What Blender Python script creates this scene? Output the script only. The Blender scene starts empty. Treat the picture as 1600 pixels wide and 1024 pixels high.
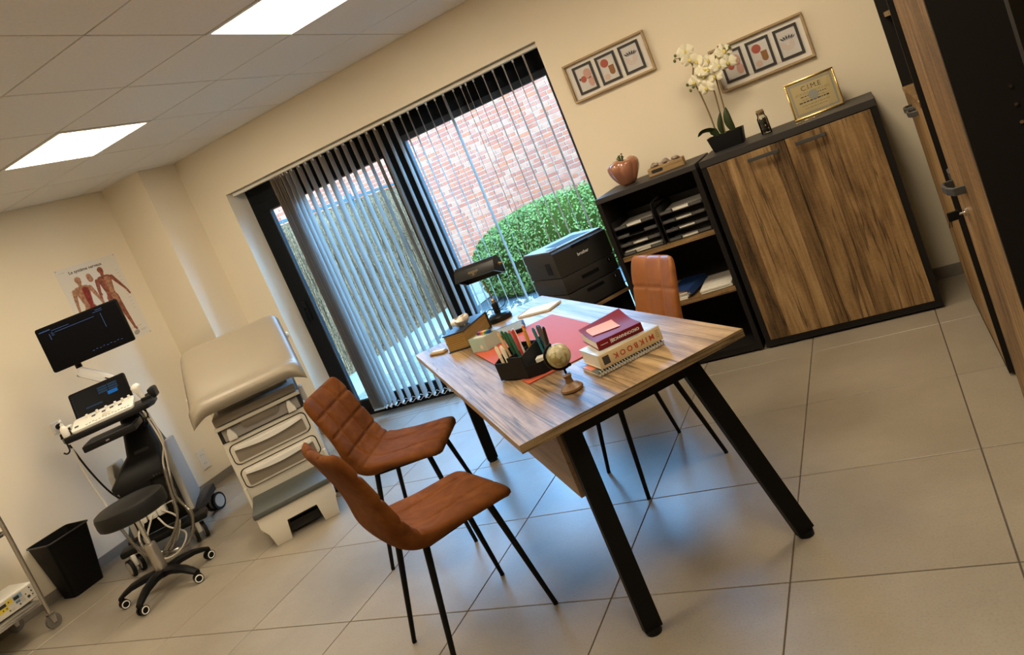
import bpy, bmesh, math, random
from mathutils import Vector, Matrix
random.seed(7)
PI = math.pi
R = math.radians
SC = bpy.context.scene
COL = SC.collection

# ------------------------------------------------------------------ camera
cam_d = bpy.data.cameras.new('camera')
cam = bpy.data.objects.new('camera', cam_d)
COL.objects.link(cam)
cam_d.sensor_fit = 'HORIZONTAL'
cam_d.sensor_width = 36.0
cam_d.lens = 1147.906 / 1600.0 * 36.0
cam_d.shift_x = -20.558 / 1600.0
cam_d.shift_y = -98.646 / 1600.0
cam_d.clip_start = 0.02
_rot = (Matrix.Rotation(R(27.2514), 3, 'Z') @ Matrix.Rotation(R(82.7601), 3, 'X') @ Matrix.Rotation(R(-22.4736), 3, 'Z'))
cam.matrix_world = Matrix.Translation((2.4498, -4.4433, 1.4579)) @ _rot.to_4x4()
SC.camera = cam

# ------------------------------------------------------------------ sky and exposure
world = bpy.data.worlds.new('overcast_sky')
SC.world = world
world.use_nodes = True
wn = world.node_tree.nodes
bg = wn['Background']
bg.inputs['Color'].default_value = (0.195, 0.51, 1.0, 1)
bg.inputs['Strength'].default_value = 25.0
SC.view_settings.view_transform = 'Standard'
SC.view_settings.look = 'None'
SC.view_settings.gamma = 1.0
SC.view_settings.use_curve_mapping = False
SC.view_settings.exposure = 0.0
LAMP_STRENGTH = 25.0
LAMP_COLOR = (1.0, 0.83, 0.60)

# ------------------------------------------------------------------ helpers: materials
MATS = {}
def _mat(name):
    m = bpy.data.materials.new(name); m.use_nodes = True
    nt = m.node_tree
    return m, nt, nt.nodes, nt.links, nt.nodes['Principled BSDF']
def ramp(nodes, stops):
    r = nodes.new('ShaderNodeValToRGB'); e = r.color_ramp.elements
    e[0].position, e[0].color = stops[0][0], (*stops[0][1], 1)
    e[1].position, e[1].color = stops[-1][0], (*stops[-1][1], 1)
    for p, c in stops[1:-1]:
        n = e.new(p); n.color = (*c, 1)
    return r
def plain(name, col, rough=0.5, metal=0.0, noise=0.0, nscale=20.0, bump=0.0, bscale=200.0, coat=0.0, spec=0.5, trans=0.0, sheen=0.0):
    if name in MATS: return MATS[name]
    m, nt, N, L, b = _mat(name)
    b.inputs['Base Color'].default_value = (*col, 1)
    b.inputs['Roughness'].default_value = rough
    b.inputs['Metallic'].default_value = metal
    b.inputs['Specular IOR Level'].default_value = spec
    b.inputs['Coat Weight'].default_value = coat
    b.inputs['Transmission Weight'].default_value = trans
    b.inputs['Sheen Weight'].default_value = sheen
    if noise or bump:
        tc = N.new('ShaderNodeTexCoord')
    if noise:
        n = N.new('ShaderNodeTexNoise'); n.inputs['Scale'].default_value = nscale; n.inputs['Detail'].default_value = 4
        L.new(tc.outputs['Object'], n.inputs['Vector'])
        d = tuple(max(0, c * (1 - noise)) for c in col); u = tuple(min(1, c * (1 + noise)) for c in col)
        r = ramp(N, [(0.3, d), (0.7, u)])
        L.new(n.outputs['Fac'], r.inputs['Fac']); L.new(r.outputs['Color'], b.inputs['Base Color'])
    if bump:
        n2 = N.new('ShaderNodeTexNoise'); n2.inputs['Scale'].default_value = bscale; n2.inputs['Detail'].default_value = 3
        L.new(tc.outputs['Object'], n2.inputs['Vector'])
        bp = N.new('ShaderNodeBump'); bp.inputs['Strength'].default_value = bump; bp.inputs['Distance'].default_value = 0.002
        L.new(n2.outputs['Fac'], bp.inputs['Height']); L.new(bp.outputs['Normal'], b.inputs['Normal'])
    MATS[name] = m
    return m
def wood(name, axis, stops, rough=0.45, scale=1.0, seed=0.0, crack=0.6, plank=0.105, vary=0.22, spec=0.3):
    """rustic oak board: grain runs along the local axis"""
    m, nt, N, L, b = _mat(name)
    tc = N.new('ShaderNodeTexCoord')
    mp = N.new('ShaderNodeMapping')
    s = [7.0 * scale] * 3; s['xyz'.index(axis)] = 1.0 * scale
    mp.inputs['Scale'].default_value = s
    mp.inputs['Location'].default_value = (seed, seed * 1.7, seed * 0.6)
    L.new(tc.outputs['Object'], mp.inputs['Vector'])
    big = N.new('ShaderNodeTexNoise'); big.inputs['Scale'].default_value = 1.0; big.inputs['Detail'].default_value = 6; big.inputs['Roughness'].default_value = 0.62; big.inputs['Distortion'].default_value = 1.2
    L.new(mp.outputs['Vector'], big.inputs['Vector'])
    mp2 = N.new('ShaderNodeMapping')
    s2 = [85.0 * scale] * 3; s2['xyz'.index(axis)] = 4.0 * scale
    mp2.inputs['Scale'].default_value = s2
    L.new(tc.outputs['Object'], mp2.inputs['Vector'])
    fine = N.new('ShaderNodeTexNoise'); fine.inputs['Scale'].default_value = 1.0; fine.inputs['Detail'].default_value = 5; fine.inputs['Distortion'].default_value = 0.5
    L.new(mp2.outputs['Vector'], fine.inputs['Vector'])
    add = N.new('ShaderNodeMath'); add.operation = 'MULTIPLY_ADD'; add.inputs[1].default_value = 0.42; 
    L.new(fine.outputs['Fac'], add.inputs[0])
    sub = N.new('ShaderNodeMath'); sub.operation = 'ADD'; sub.inputs[1].default_value = -0.21
    L.new(big.outputs['Fac'], sub.inputs[0]); L.new(sub.outputs[0], add.inputs[2])
    # single boards: each strip across the grain gets its own tone
    sep = N.new('ShaderNodeSeparateXYZ'); L.new(tc.outputs['Object'], sep.inputs[0])
    cross = {'x': 'Y', 'y': 'Z', 'z': 'X'}[axis]
    wob = N.new('ShaderNodeMath'); wob.operation = 'MULTIPLY_ADD'; wob.inputs[1].default_value = 0.02; L.new(big.outputs['Fac'], wob.inputs[0]); L.new(sep.outputs[cross], wob.inputs[2])
    dv_ = N.new('ShaderNodeMath'); dv_.operation = 'MULTIPLY_ADD'; dv_.inputs[1].default_value = 1.0 / plank; dv_.inputs[2].default_value = seed; L.new(wob.outputs[0], dv_.inputs[0])
    fl_ = N.new('ShaderNodeMath'); fl_.operation = 'FLOOR'; L.new(dv_.outputs[0], fl_.inputs[0])
    wn_ = N.new('ShaderNodeTexWhiteNoise'); wn_.noise_dimensions = '1D'; L.new(fl_.outputs[0], wn_.inputs['W'])
    pk_ = N.new('ShaderNodeMath'); pk_.operation = 'MULTIPLY_ADD'; pk_.inputs[1].default_value = vary; pk_.inputs[2].default_value = -vary / 2; L.new(wn_.outputs['Value'], pk_.inputs[0])
    # fine saw marks across the grain
    mp4 = N.new('ShaderNodeMapping'); s4 = [30.0 * scale] * 3; s4['xyz'.index(axis)] = 160.0 * scale; mp4.inputs['Scale'].default_value = s4
    L.new(tc.outputs['Object'], mp4.inputs['Vector'])
    saw = N.new('ShaderNodeTexNoise'); saw.inputs['Scale'].default_value = 1.0; saw.inputs['Detail'].default_value = 2; L.new(mp4.outputs['Vector'], saw.inputs['Vector'])
    sw_ = N.new('ShaderNodeMath'); sw_.operation = 'MULTIPLY_ADD'; sw_.inputs[1].default_value = 0.16; L.new(saw.outputs['Fac'], sw_.inputs[0]); L.new(pk_.outputs[0], sw_.inputs[2])
    tot = N.new('ShaderNodeMath'); tot.operation = 'ADD'; L.new(add.outputs[0], tot.inputs[0]); L.new(sw_.outputs[0], tot.inputs[1])
    t2 = N.new('ShaderNodeMath'); t2.operation = 'ADD'; t2.inputs[1].default_value = -0.08; L.new(tot.outputs[0], t2.inputs[0])
    r = ramp(N, stops)
    L.new(t2.outputs[0], r.inputs['Fac'])
    # long thin cracks
    mp3 = N.new('ShaderNodeMapping')
    s3 = [16.0 * scale] * 3; s3['xyz'.index(axis)] = 0.55 * scale
    mp3.inputs['Scale'].default_value = s3; mp3.inputs['Location'].default_value = (seed * 2.1 + 4, seed, 3)
    L.new(tc.outputs['Object'], mp3.inputs['Vector'])
    ck = N.new('ShaderNodeTexNoise'); ck.inputs['Scale'].default_value = 1.0; ck.inputs['Detail'].default_value = 4; ck.inputs['Distortion'].default_value = 0.5
    L.new(mp3.outputs['Vector'], ck.inputs['Vector'])
    ab = N.new('ShaderNodeMath'); ab.operation = 'SUBTRACT'; ab.inputs[1].default_value = 0.5
    L.new(ck.outputs['Fac'], ab.inputs[0])
    ab2 = N.new('ShaderNodeMath'); ab2.operation = 'ABSOLUTE'; L.new(ab.outputs[0], ab2.inputs[0])
    cr = ramp(N, [(0.0, (1 - crack,) * 3), (0.010, (1 - crack * 0.5,) * 3), (0.022, (1, 1, 1))])
    b.inputs['Specular IOR Level'].default_value = spec
    L.new(ab2.outputs[0], cr.inputs['Fac'])
    mx = N.new('ShaderNodeMix'); mx.data_type = 'RGBA'; mx.blend_type = 'MULTIPLY'; mx.inputs['Factor'].default_value = 1.0
    L.new(r.outputs['Color'], mx.inputs['A']); L.new(cr.outputs['Color'], mx.inputs['B'])
    L.new(mx.outputs['Result'], b.inputs['Base Color'])
    b.inputs['Roughness'].default_value = rough
    bp = N.new('ShaderNodeBump'); bp.inputs['Strength'].default_value = 0.25; bp.inputs['Distance'].default_value = 0.002
    L.new(fine.outputs['Fac'], bp.inputs['Height']); L.new(bp.outputs['Normal'], b.inputs['Normal'])
    MATS[name] = m
    return m
def emit(name, col, strength):
    m = bpy.data.materials.new(name); m.use_nodes = True
    N = m.node_tree.nodes; L = m.node_tree.links
    for n in list(N): N.remove(n)
    o = N.new('ShaderNodeOutputMaterial'); e = N.new('ShaderNodeEmission')
    e.inputs['Color'].default_value = (*col, 1); e.inputs['Strength'].default_value = strength
    L.new(e.outputs[0], o.inputs[0])
    return m
def glassy(name, tint, gloss=0.06, rough=0.0):
    m = bpy.data.materials.new(name); m.use_nodes = True
    N = m.node_tree.nodes; L = m.node_tree.links
    for n in list(N): N.remove(n)
    o = N.new('ShaderNodeOutputMaterial'); t = N.new('ShaderNodeBsdfTransparent'); g = N.new('ShaderNodeBsdfGlossy'); x = N.new('ShaderNodeMixShader'); lw = N.new('ShaderNodeLayerWeight')
    t.inputs['Color'].default_value = (*tint, 1); g.inputs['Roughness'].default_value = rough; g.inputs['Color'].default_value = (1, 1, 1, 1)
    lw.inputs['Blend'].default_value = gloss * 3
    L.new(lw.outputs['Fresnel'], x.inputs['Fac']); L.new(t.outputs[0], x.inputs[1]); L.new(g.outputs[0], x.inputs[2]); L.new(x.outputs[0], o.inputs[0])
    return m

# ------------------------------------------------------------------ helpers: geometry
class G:
    """collects shapes; done() links them as ONE mesh object"""
    def __init__(s): s.bm = bmesh.new()
    def _tf(s, vs, M):
        if M is not None:
            for v in vs: v.co = M @ v.co
    def box(s, x0, x1, y0, y1, z0, z1, bev=0.0, M=None, seg=2):
        r = bmesh.ops.create_cube(s.bm, size=1.0)
        vs = r['verts']
        for v in vs:
            v.co = Vector(((x0 + x1) / 2 + v.co.x * (x1 - x0), (y0 + y1) / 2 + v.co.y * (y1 - y0), (z0 + z1) / 2 + v.co.z * (z1 - z0)))
        if bev:
            es = list({e for v in vs for e in v.link_edges})
            rr = bmesh.ops.bevel(s.bm, geom=es, offset=bev, segments=seg, affect='EDGES', profile=0.5)
            vs = list({v for f in rr['faces'] for v in f.verts} | {v for v in vs if v.is_valid})
        s._tf(vs, M)
        return s
    def cyl(s, p0, p1, r0, r1=None, n=16, caps=True, M=None):
        p0 = Vector(p0); p1 = Vector(p1); r1 = r0 if r1 is None else r1
        d = (p1 - p0).normalized(); a = d.orthogonal().normalized(); b = d.cross(a)
        A = []; B = []
        for i in range(n):
            t = 2 * PI * i / n; q = a * math.cos(t) + b * math.sin(t)
            A.append(s.bm.verts.new(p0 + q * r0)); B.append(s.bm.verts.new(p1 + q * r1))
        for i in range(n):
            j = (i + 1) % n; s.bm.faces.new((A[i], A[j], B[j], B[i]))
        if caps:
            s.bm.faces.new(A[::-1]); s.bm.faces.new(B)
        s._tf(A + B, M)
        return s
    def tube(s, pts, r, n=8, M=None, flat=None):
        pts = [Vector(p) for p in pts]; k = len(pts)
        rs = r if isinstance(r, (list, tuple)) else [r] * k
        rings = []; prev = None
        for i, p in enumerate(pts):
            d = (pts[min(i + 1, k - 1)] - pts[max(i - 1, 0)]).normalized()
            if prev is None: a = d.orthogonal().normalized()
            else: a = (prev - d * prev.dot(d)).normalized()
            prev = a; b = d.cross(a)
            rings.append([s.bm.verts.new(p + (a * math.cos(2 * PI * j / n) + b * math.sin(2 * PI * j / n) * (flat or 1)) * rs[i]) for j in range(n)])
        for i in range(k - 1):
            for j in range(n):
                q = (j + 1) % n; s.bm.faces.new((rings[i][j], rings[i][q], rings[i + 1][q], rings[i + 1][j]))
        s.bm.faces.new(rings[0][::-1]); s.bm.faces.new(rings[-1])
        s._tf([v for g in rings for v in g], M)
        return s
    def lathe(s, prof, n=24, c=(0, 0, 0), M=None, sx=1.0, sy=1.0):
        rings = []
        for r, z in prof:
            if r < 1e-6: rings.append([s.bm.verts.new((c[0], c[1], c[2] + z))])
            else: rings.append([s.bm.verts.new((c[0] + sx * r * math.cos(2 * PI * i / n), c[1] + sy * r * math.sin(2 * PI * i / n), c[2] + z)) for i in range(n)])
        for a, b in zip(rings, rings[1:]):
            for i in range(n):
                j = (i + 1) % n
                if len(a) == 1 and len(b) == 1: continue
                if len(a) == 1: s.bm.faces.new((a[0], b[j], b[i]))
                elif len(b) == 1: s.bm.faces.new((a[i], a[j], b[0]))
                else: s.bm.faces.new((a[i], a[j], b[j], b[i]))
        if len(rings[0]) > 1: s.bm.faces.new(rings[0][::-1])
        if len(rings[-1]) > 1: s.bm.faces.new(rings[-1])
        s._tf([v for g in rings for v in g], M)
        return s
    def prism(s, poly, axis, a, b, M=None, bev=0.0):
        """2D polygon extruded along axis; poly is in the two other axes in xyz order"""
        def P(u, v, w):
            return {'x': (w, u, v), 'y': (u, w, v), 'z': (u, v, w)}[axis]
        A = [s.bm.verts.new(P(u, v, a)) for u, v in poly]; B = [s.bm.verts.new(P(u, v, b)) for u, v in poly]
        n = len(poly)
        fs = [s.bm.faces.new(A[::-1]), s.bm.faces.new(B)]
        for i in range(n):
            j = (i + 1) % n; fs.append(s.bm.faces.new((A[i], A[j], B[j], B[i])))
        vs = A + B
        if bev:
            es = list({e for f in fs[:2] for e in f.edges})
            rr = bmesh.ops.bevel(s.bm, geom=es, offset=bev, segments=2, affect='EDGES', profile=0.5)
            vs = list({v for f in rr['faces'] for v in f.verts} | {v for v in vs if v.is_valid})
        s._tf(vs, M)
        return s
    def ball(s, c, r, sx=1, sy=1, sz=1, u=16, v=10, M=None):
        rr = bmesh.ops.create_uvsphere(s.bm, u_segments=u, v_segments=v, radius=r)
        for w in rr['verts']: w.co = Vector((c[0] + w.co.x * sx, c[1] + w.co.y * sy, c[2] + w.co.z * sz))
        s._tf(rr['verts'], M)
        return s
    def face(s, pts, M=None):
        vs = [s.bm.verts.new(p) for p in pts]
        s.bm.faces.new(vs); s._tf(vs, M)
        return s
    def grid(s, fn, nu, nv, thick=0.0, nrm=None, M=None):
        """surface fn(u,v)->Vector with 0<=u,v<=1; with thick it becomes a closed shell grown along nrm(u,v)"""
        def sheet(off):
            return [[s.bm.verts.new(Vector(fn(i / nu, j / nv)) + (Vector(nrm(i / nu, j / nv)) * off if off else Vector((0, 0, 0)))) for j in range(nv + 1)] for i in range(nu + 1)]
        A = sheet(0)
        for i in range(nu):
            for j in range(nv): s.bm.faces.new((A[i][j], A[i + 1][j], A[i + 1][j + 1], A[i][j + 1]))
        vs = [v for r in A for v in r]
        if thick:
            B = sheet(thick); vs += [v for r in B for v in r]
            for i in range(nu):
                for j in range(nv): s.bm.faces.new((B[i][j + 1], B[i + 1][j + 1], B[i + 1][j], B[i][j]))
            rim = [(i, 0) for i in range(nu)] + [(nu, j) for j in range(nv)] + [(i, nv) for i in range(nu, 0, -1)] + [(0, j) for j in range(nv, 0, -1)]
            for q in range(len(rim)):
                a = rim[q]; b = rim[(q + 1) % len(rim)]
                s.bm.faces.new((A[a[0]][a[1]], B[a[0]][a[1]], B[b[0]][b[1]], A[b[0]][b[1]]))
        s._tf(vs, M)
        return s
    def mesh(s, name, mat, smooth=True, ang=35, fix=True):
        if fix: bmesh.ops.recalc_face_normals(s.bm, faces=s.bm.faces)
        me = bpy.data.meshes.new(name); s.bm.to_mesh(me); s.bm.free()
        if mat is not None: me.materials.append(mat)
        if smooth and len(me.polygons):
            me.polygons.foreach_set('use_smooth', [True] * len(me.polygons))
            me.set_sharp_from_angle(angle=R(ang))
        return me
    def done(s, name, mat, parent=None, smooth=True, ang=35, fix=True, label=None, kind=None):
        o = bpy.data.objects.new(name, s.mesh(name, mat, smooth, ang, fix)); COL.objects.link(o)
        if parent is not None: o.parent = parent
        if label: o['label'] = label
        if kind: o['kind'] = kind
        return o
def thing(name, label, cat, loc=(0, 0, 0), rz=0.0, group=None, kind=None):
    o = bpy.data.objects.new(name, None); COL.objects.link(o)
    o.empty_display_size = 0.05; o.location = loc; o.rotation_euler = (0, 0, rz)
    o['label'] = label
    if cat: o['category'] = cat
    if group: o['group'] = group
    if kind: o['kind'] = kind
    return o
def tag(o, label, cat=None, group=None, kind=None):
    o['label'] = label
    if cat: o['category'] = cat
    if group: o['group'] = group
    if kind: o['kind'] = kind
    return o
def inst(name, mesh, parent=None, loc=(0, 0, 0), rz=0.0, rot=None, scale=None):
    o = bpy.data.objects.new(name, mesh); COL.objects.link(o)
    o.location = loc; o.rotation_euler = rot if rot else (0, 0, rz)
    if scale: o.scale = scale
    if parent is not None: o.parent = parent
    return o
def copy_tree(o, parent=None):
    c = o.copy(); COL.objects.link(c); c.parent = parent
    for ch in list(o.children): copy_tree(ch, c)
    return c
def text(name, body, size, mat, parent, M, align='CENTER', extrude=0.0003, bold=0.0, label=None):
    """flat lettering as its own small mesh, laid with matrix M (text runs along local x, up is local y)"""
    cu = bpy.data.curves.new(name, 'FONT'); cu.body = body; cu.size = size; cu.align_x = align; cu.align_y = 'CENTER'; cu.extrude = extrude; cu.offset = bold
    cu.resolution_u = 3
    t = bpy.data.objects.new('tmp_text', cu); COL.objects.link(t)
    dg = bpy.context.evaluated_depsgraph_get(); dg.update()
    me = bpy.data.meshes.new_from_object(t.evaluated_get(dg)); me.name = name
    bpy.data.objects.remove(t); bpy.data.curves.remove(cu)
    me.transform(M); me.materials.clear(); me.materials.append(mat)
    o = bpy.data.objects.new(name, me); COL.objects.link(o); o.parent = parent
    if label: o['label'] = label
    return o
def Tm(x, y, z): return Matrix.Translation((x, y, z))
def Rm(a, ax): return Matrix.Rotation(a, 4, ax)
def catmull(pts, n=6):
    pts = [Vector(p) for p in pts]; out = []
    P = [pts[0] * 2 - pts[1]] + pts + [pts[-1] * 2 - pts[-2]]
    for i in range(1, len(P) - 2):
        for k in range(n):
            t = k / n; a, b, c, d = P[i - 1], P[i], P[i + 1], P[i + 2]
            out.append(0.5 * ((2 * b) + (c - a) * t + (2 * a - 5 * b + 4 * c - d) * t * t + (3 * b - a - 3 * c + d) * t ** 3))
    out.append(pts[-1]); return out
def rrect(x0, x1, y0, y1, r, n=5):
    out = []
    for cx, cy, a0 in ((x1 - r, y1 - r, 0), (x0 + r, y1 - r, 90), (x0 + r, y0 + r, 180), (x1 - r, y0 + r, 270)):
        for i in range(n + 1):
            a = R(a0 + 90 * i / n); out.append((cx + r * math.cos(a), cy + r * math.sin(a)))
    return out
# ------------------------------------------------------------------ materials of the place
M_WALL = plain('wall_paint', (0.82, 0.735, 0.575), 0.85, bump=0.12, bscale=350)
M_CEIL = plain('ceiling_tile_face', (0.78, 0.75, 0.70), 0.95, noise=0.03, nscale=60, bump=0.2, bscale=600)
M_CEILGAP = plain('ceiling_gap_shade', (0.20, 0.18, 0.16), 0.8)  # backing colour darkened to stand for shadow in the tile joints
def tile_mat():
    m, nt, N, L, b = _mat('floor_tile_stone')
    tc = N.new('ShaderNodeTexCoord'); oi = N.new('ShaderNodeObjectInfo')
    ad = N.new('ShaderNodeVectorMath'); ad.operation = 'MULTIPLY_ADD'; ad.inputs[1].default_value = (1, 1, 1)
    cv = N.new('ShaderNodeVectorMath'); cv.operation = 'SCALE'; cv.inputs['Scale'].default_value = 3.0
    L.new(oi.outputs['Location'], cv.inputs[0]); L.new(tc.outputs['Object'], ad.inputs[0]); L.new(cv.outputs[0], ad.inputs[2])
    a = N.new('ShaderNodeTexNoise'); a.inputs['Scale'].default_value = 3.0; a.inputs['Detail'].default_value = 8; a.inputs['Roughness'].default_value = 0.65
    c = N.new('ShaderNodeTexNoise'); c.inputs['Scale'].default_value = 140.0; c.inputs['Detail'].default_value = 3
    L.new(ad.outputs[0], a.inputs['Vector']); L.new(ad.outputs[0], c.inputs['Vector'])
    r1 = ramp(N, [(0.25, (0.265, 0.228, 0.172)), (0.75, (0.345, 0.302, 0.236))])
    L.new(a.outputs['Fac'], r1.inputs['Fac'])
    r2 = ramp(N, [(0.30, (0.86, 0.86, 0.86)), (0.5, (1, 1, 1)), (0.68, (1.0, 1.0, 1.0)), (0.74, (1.3, 1.28, 1.24))])
    L.new(c.outputs['Fac'], r2.inputs['Fac'])
    mx = N.new('ShaderNodeMix'); mx.data_type = 'RGBA'; mx.blend_type = 'MULTIPLY'; mx.inputs['Factor'].default_value = 1
    L.new(r1.outputs['Color'], mx.inputs['A']); L.new(r2.outputs['Color'], mx.inputs['B']); L.new(mx.outputs['Result'], b.inputs['Base Color'])
    b.inputs['Roughness'].default_value = 0.36
    b.inputs['Specular IOR Level'].default_value = 0.85
    bp = N.new('ShaderNodeBump'); bp.inputs['Strength'].default_value = 0.12; bp.inputs['Distance'].default_value = 0.001
    L.new(c.outputs['Fac'], bp.inputs['Height']); L.new(bp.outputs['Normal'], b.inputs['Normal'])
    return m
M_TILE = tile_mat()
M_GROUT = plain('grout', (0.10, 0.088, 0.072), 0.9)
M_BASEB = plain('baseboard_tile', (0.22, 0.195, 0.165), 0.5, noise=0.08, nscale=30)
M_BLACKALU = plain('anthracite_frame', (0.007, 0.009, 0.012), 0.55, spec=0.12)
M_GREYALU = plain('grey_gasket', (0.06, 0.065, 0.07), 0.55, spec=0.25)
M_GLASS = glassy('window_glass', (0.93, 0.97, 0.96), 0.05)

XL, XR, YB, YF, H = -2.95, 3.08, 0.0, -6.2, 2.5465
OX0, OX1, OZ = -2.10, 0.82, 2.135       # window opening
WT = 0.34                                # wall thickness

# floor with single tiles
fl = G().box(XL - 0.1, XR + 0.1, YF - 0.1, 0.30, -0.10, -0.004).done('floor', M_GROUT, smooth=False)
tag(fl, 'taupe stone tile floor with dark grout lines', kind='structure')
GX, GY, TS, GAP = 0.6445, -2.4576, 0.6, 0.0045
tile_cache = {}
for i in range(-7, 6):
    for j in range(-7, 6):
        x0, x1 = max(GX + i * TS, XL), min(GX + (i + 1) * TS, XR); y0, y1 = max(GY + j * TS, YF), min(GY + (j + 1) * TS, 0.0)
        if y1 >= -0.001:
            y1 = 0.0
        if x1 - x0 < 0.02 or y1 - y0 < 0.02: continue
        k = (round(x1 - x0, 3), round(y1 - y0, 3))
        if k not in tile_cache:
            a, b_ = k[0] / 2 - GAP / 2, k[1] / 2 - GAP / 2
            tile_cache[k] = G().box(-a, a, -b_, b_, -0.012, 0.0, bev=0.0012, seg=1).mesh('tile', M_TILE, smooth=False)
        inst('tile', tile_cache[k], fl, ((x0 + x1) / 2, (y0 + y1) / 2, 0))
k = 'sill'
n_s = 5
for i in range(n_s):      # tiles running into the window reveal
    w = (OX1 - OX0) / n_s; a = w / 2 - GAP / 2
    if k not in tile_cache: tile_cache[k] = G().box(-a, a, -0.098, 0.098, -0.012, 0.0, bev=0.0012, seg=1).mesh('tile', M_TILE, smooth=False)
    inst('tile', tile_cache[k], fl, (OX0 + w * (i + 0.5), 0.10, 0))

# ceiling of square lay-in tiles
ce = G().box(XL - 0.1, XR + 0.1, YF - 0.1, 0.34, H + 0.012, H + 0.12).done('ceiling', M_CEILGAP, smooth=False)
tag(ce, 'suspended ceiling of square off-white tiles', kind='structure')
LIGHTS = {(-3, 1), (0, 1), (3, 1), (-3, -2), (0, -2), (3, -2)}  # includes unseen panels, added along the grid to light the room
CY = -0.5628
cc = {}
for i in range(-6, 7):
    for j in range(-8, 5):
        if (i, j) in LIGHTS: continue
        x0, x1 = max(0.6 * i, XL), min(0.6 * (i + 1), XR); y0, y1 = max(CY - 0.6 * (3 - j), YF), min(CY - 0.6 * (2 - j), 0.0)
        if x1 - x0 < 0.02 or y1 - y0 < 0.02: continue
        kk = (round(x1 - x0, 3), round(y1 - y0, 3))
        if kk not in cc:
            a, b_ = kk[0] / 2 - 0.004, kk[1] / 2 - 0.004
            cc[kk] = G().box(-a, a, -b_, b_, 0.0, 0.0115, bev=0.002, seg=1).mesh('ceiling_tile', M_CEIL, smooth=False)
        inst('ceiling_tile', cc[kk], ce, ((x0 + x1) / 2, (y0 + y1) / 2, H))
M_LAMPFRAME = plain('lamp_frame_white', (0.75, 0.73, 0.70), 0.5)
M_LAMP = emit('led_panel', LAMP_COLOR, LAMP_STRENGTH)
names = {(-3, 1): 'square lit ceiling panel near the corner pillar', (0, 1): 'square lit ceiling panel at the top edge above the window blinds',
         (3, 1): 'unseen added ceiling panel above the sideboard end of the desk', (-3, -2): 'unseen added ceiling panel above the steel trolley',
         (0, -2): 'unseen added ceiling panel in mid room behind the chairs', (3, -2): 'unseen added ceiling panel by the tall cabinets'}
for (i, j) in sorted(LIGHTS):
    t = thing('ceiling_light', names[(i, j)], 'ceiling light', (0.6 * i + 0.3, CY - 0.6 * (3 - j) + 0.3, H - 0.001), 0, 'square ceiling lights')
    g = G()
    for (x0, x1, y0, y1) in ((-0.296, 0.296, -0.296, -0.278), (-0.296, 0.296, 0.278, 0.296), (-0.296, -0.278, -0.278, 0.278), (0.278, 0.296, -0.278, 0.278)):
        g.box(x0, x1, y0, y1, -0.004, 0.012)
    g.done('frame', M_LAMPFRAME, t, smooth=False)
    G().box(-0.278, 0.278, -0.278, 0.278, 0.0, 0.010).done('diffuser', M_LAMP, t, smooth=False)

# walls
g = G()
g.box(XL - 0.3, OX0, 0.0, WT, -0.1, H + 0.1).box(OX1, XR + 0.3, 0.0, WT, -0.1, H + 0.1).box(OX0, OX1, 0.0, WT, OZ, H + 0.1)
tag(g.done('wall_back', M_WALL, smooth=False), 'cream wall with the wide window opening', kind='structure')
tag(G().box(XL - 0.3, XL, YF - 0.3, 0.0, -0.1, H + 0.1).done('wall_left', M_WALL, smooth=False), 'cream wall behind the ultrasound cart', kind='structure')
tag(G().box(XR, XR + 0.3, YF - 0.3, 0.0, -0.1, H + 0.1).done('wall_right', M_WALL, smooth=False), 'cream wall behind the tall cabinets', kind='structure')
tag(G().box(XL - 0.3, XR + 0.3, YF - 0.3, YF, -0.1, H + 0.1).done('wall_front', M_WALL, smooth=False), 'cream wall opposite the window', kind='structure')
PX, PY = -2.48, -0.355
tag(G().box(XL, PX, PY, 0.0, 0.0, H).done('wall_pillar', M_WALL, smooth=False), 'square cream pillar filling the room corner', kind='structure')
def skirting(name, boxes, label):
    g = G()
    for b_ in boxes: g.box(*b_, 0.0, 0.066, bev=0.002, seg=1)
    tag(g.done(name, M_BASEB, smooth=False), label, kind='structure')
skirting('baseboard_left', [(XL, XL + 0.011, YF, PY)], 'dark tile baseboard below the poster wall')
skirting('baseboard_back', [(XL + 0.011, PX + 0.011, PY - 0.011, PY), (PX, PX + 0.011, PY, 0.0), (PX + 0.011, OX0, -0.011, 0.0), (OX1, XR, -0.011, 0.0)], 'dark tile baseboard along pillar and window wall')
skirting('baseboard_right', [(XR - 0.011, XR, YF, -0.011)], 'dark tile baseboard behind the tall cabinets')

# window: fixed light on the right, glazed door leaf on the left
FY0, FY1 = 0.200, 0.250
wf = thing('window_1', 'dark aluminium fixed window light with garden view', None, (0, 0, 0), kind='structure')
g = G()
g.box(OX0, OX1, FY0, FY1, 1.985, OZ).box(OX0, OX1, FY0, FY1, 0.0, 0.05)             # head and threshold
g.box(OX1 - 0.06, OX1, FY0, FY1, 0.05, 1.985).box(OX0, OX0 + 0.055, FY0, FY1, 0.05, 1.985)
g.box(-0.60, -0.505, FY0 - 0.012, FY1, 0.05, 1.985)                                  # centre post
g.done('outer_frame', M_BLACKALU, wf, smooth=False)
g = G()
g.box(-0.505, OX1 - 0.06, FY0 + 0.005, FY1, 1.94, 1.985).box(-0.505, OX1 - 0.06, FY0 + 0.005, FY1, 0.05, 0.12).box(-0.505, -0.475, FY0 + 0.005, FY1, 0.12, 1.94).box(OX1 - 0.09, OX1 - 0.06, FY0 + 0.005, FY1, 0.12, 1.94)
g.done('sash', M_GREYALU, wf, smooth=False)
G().box(-0.475, OX1 - 0.09, 0.212, 0.218, 0.12, 1.94).done('pane', M_GLASS, wf, smooth=False)
dr = thing('door_1', 'dark aluminium glazed terrace door behind the blind', None, (0, 0, 0), kind='structure')
g = G()
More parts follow.
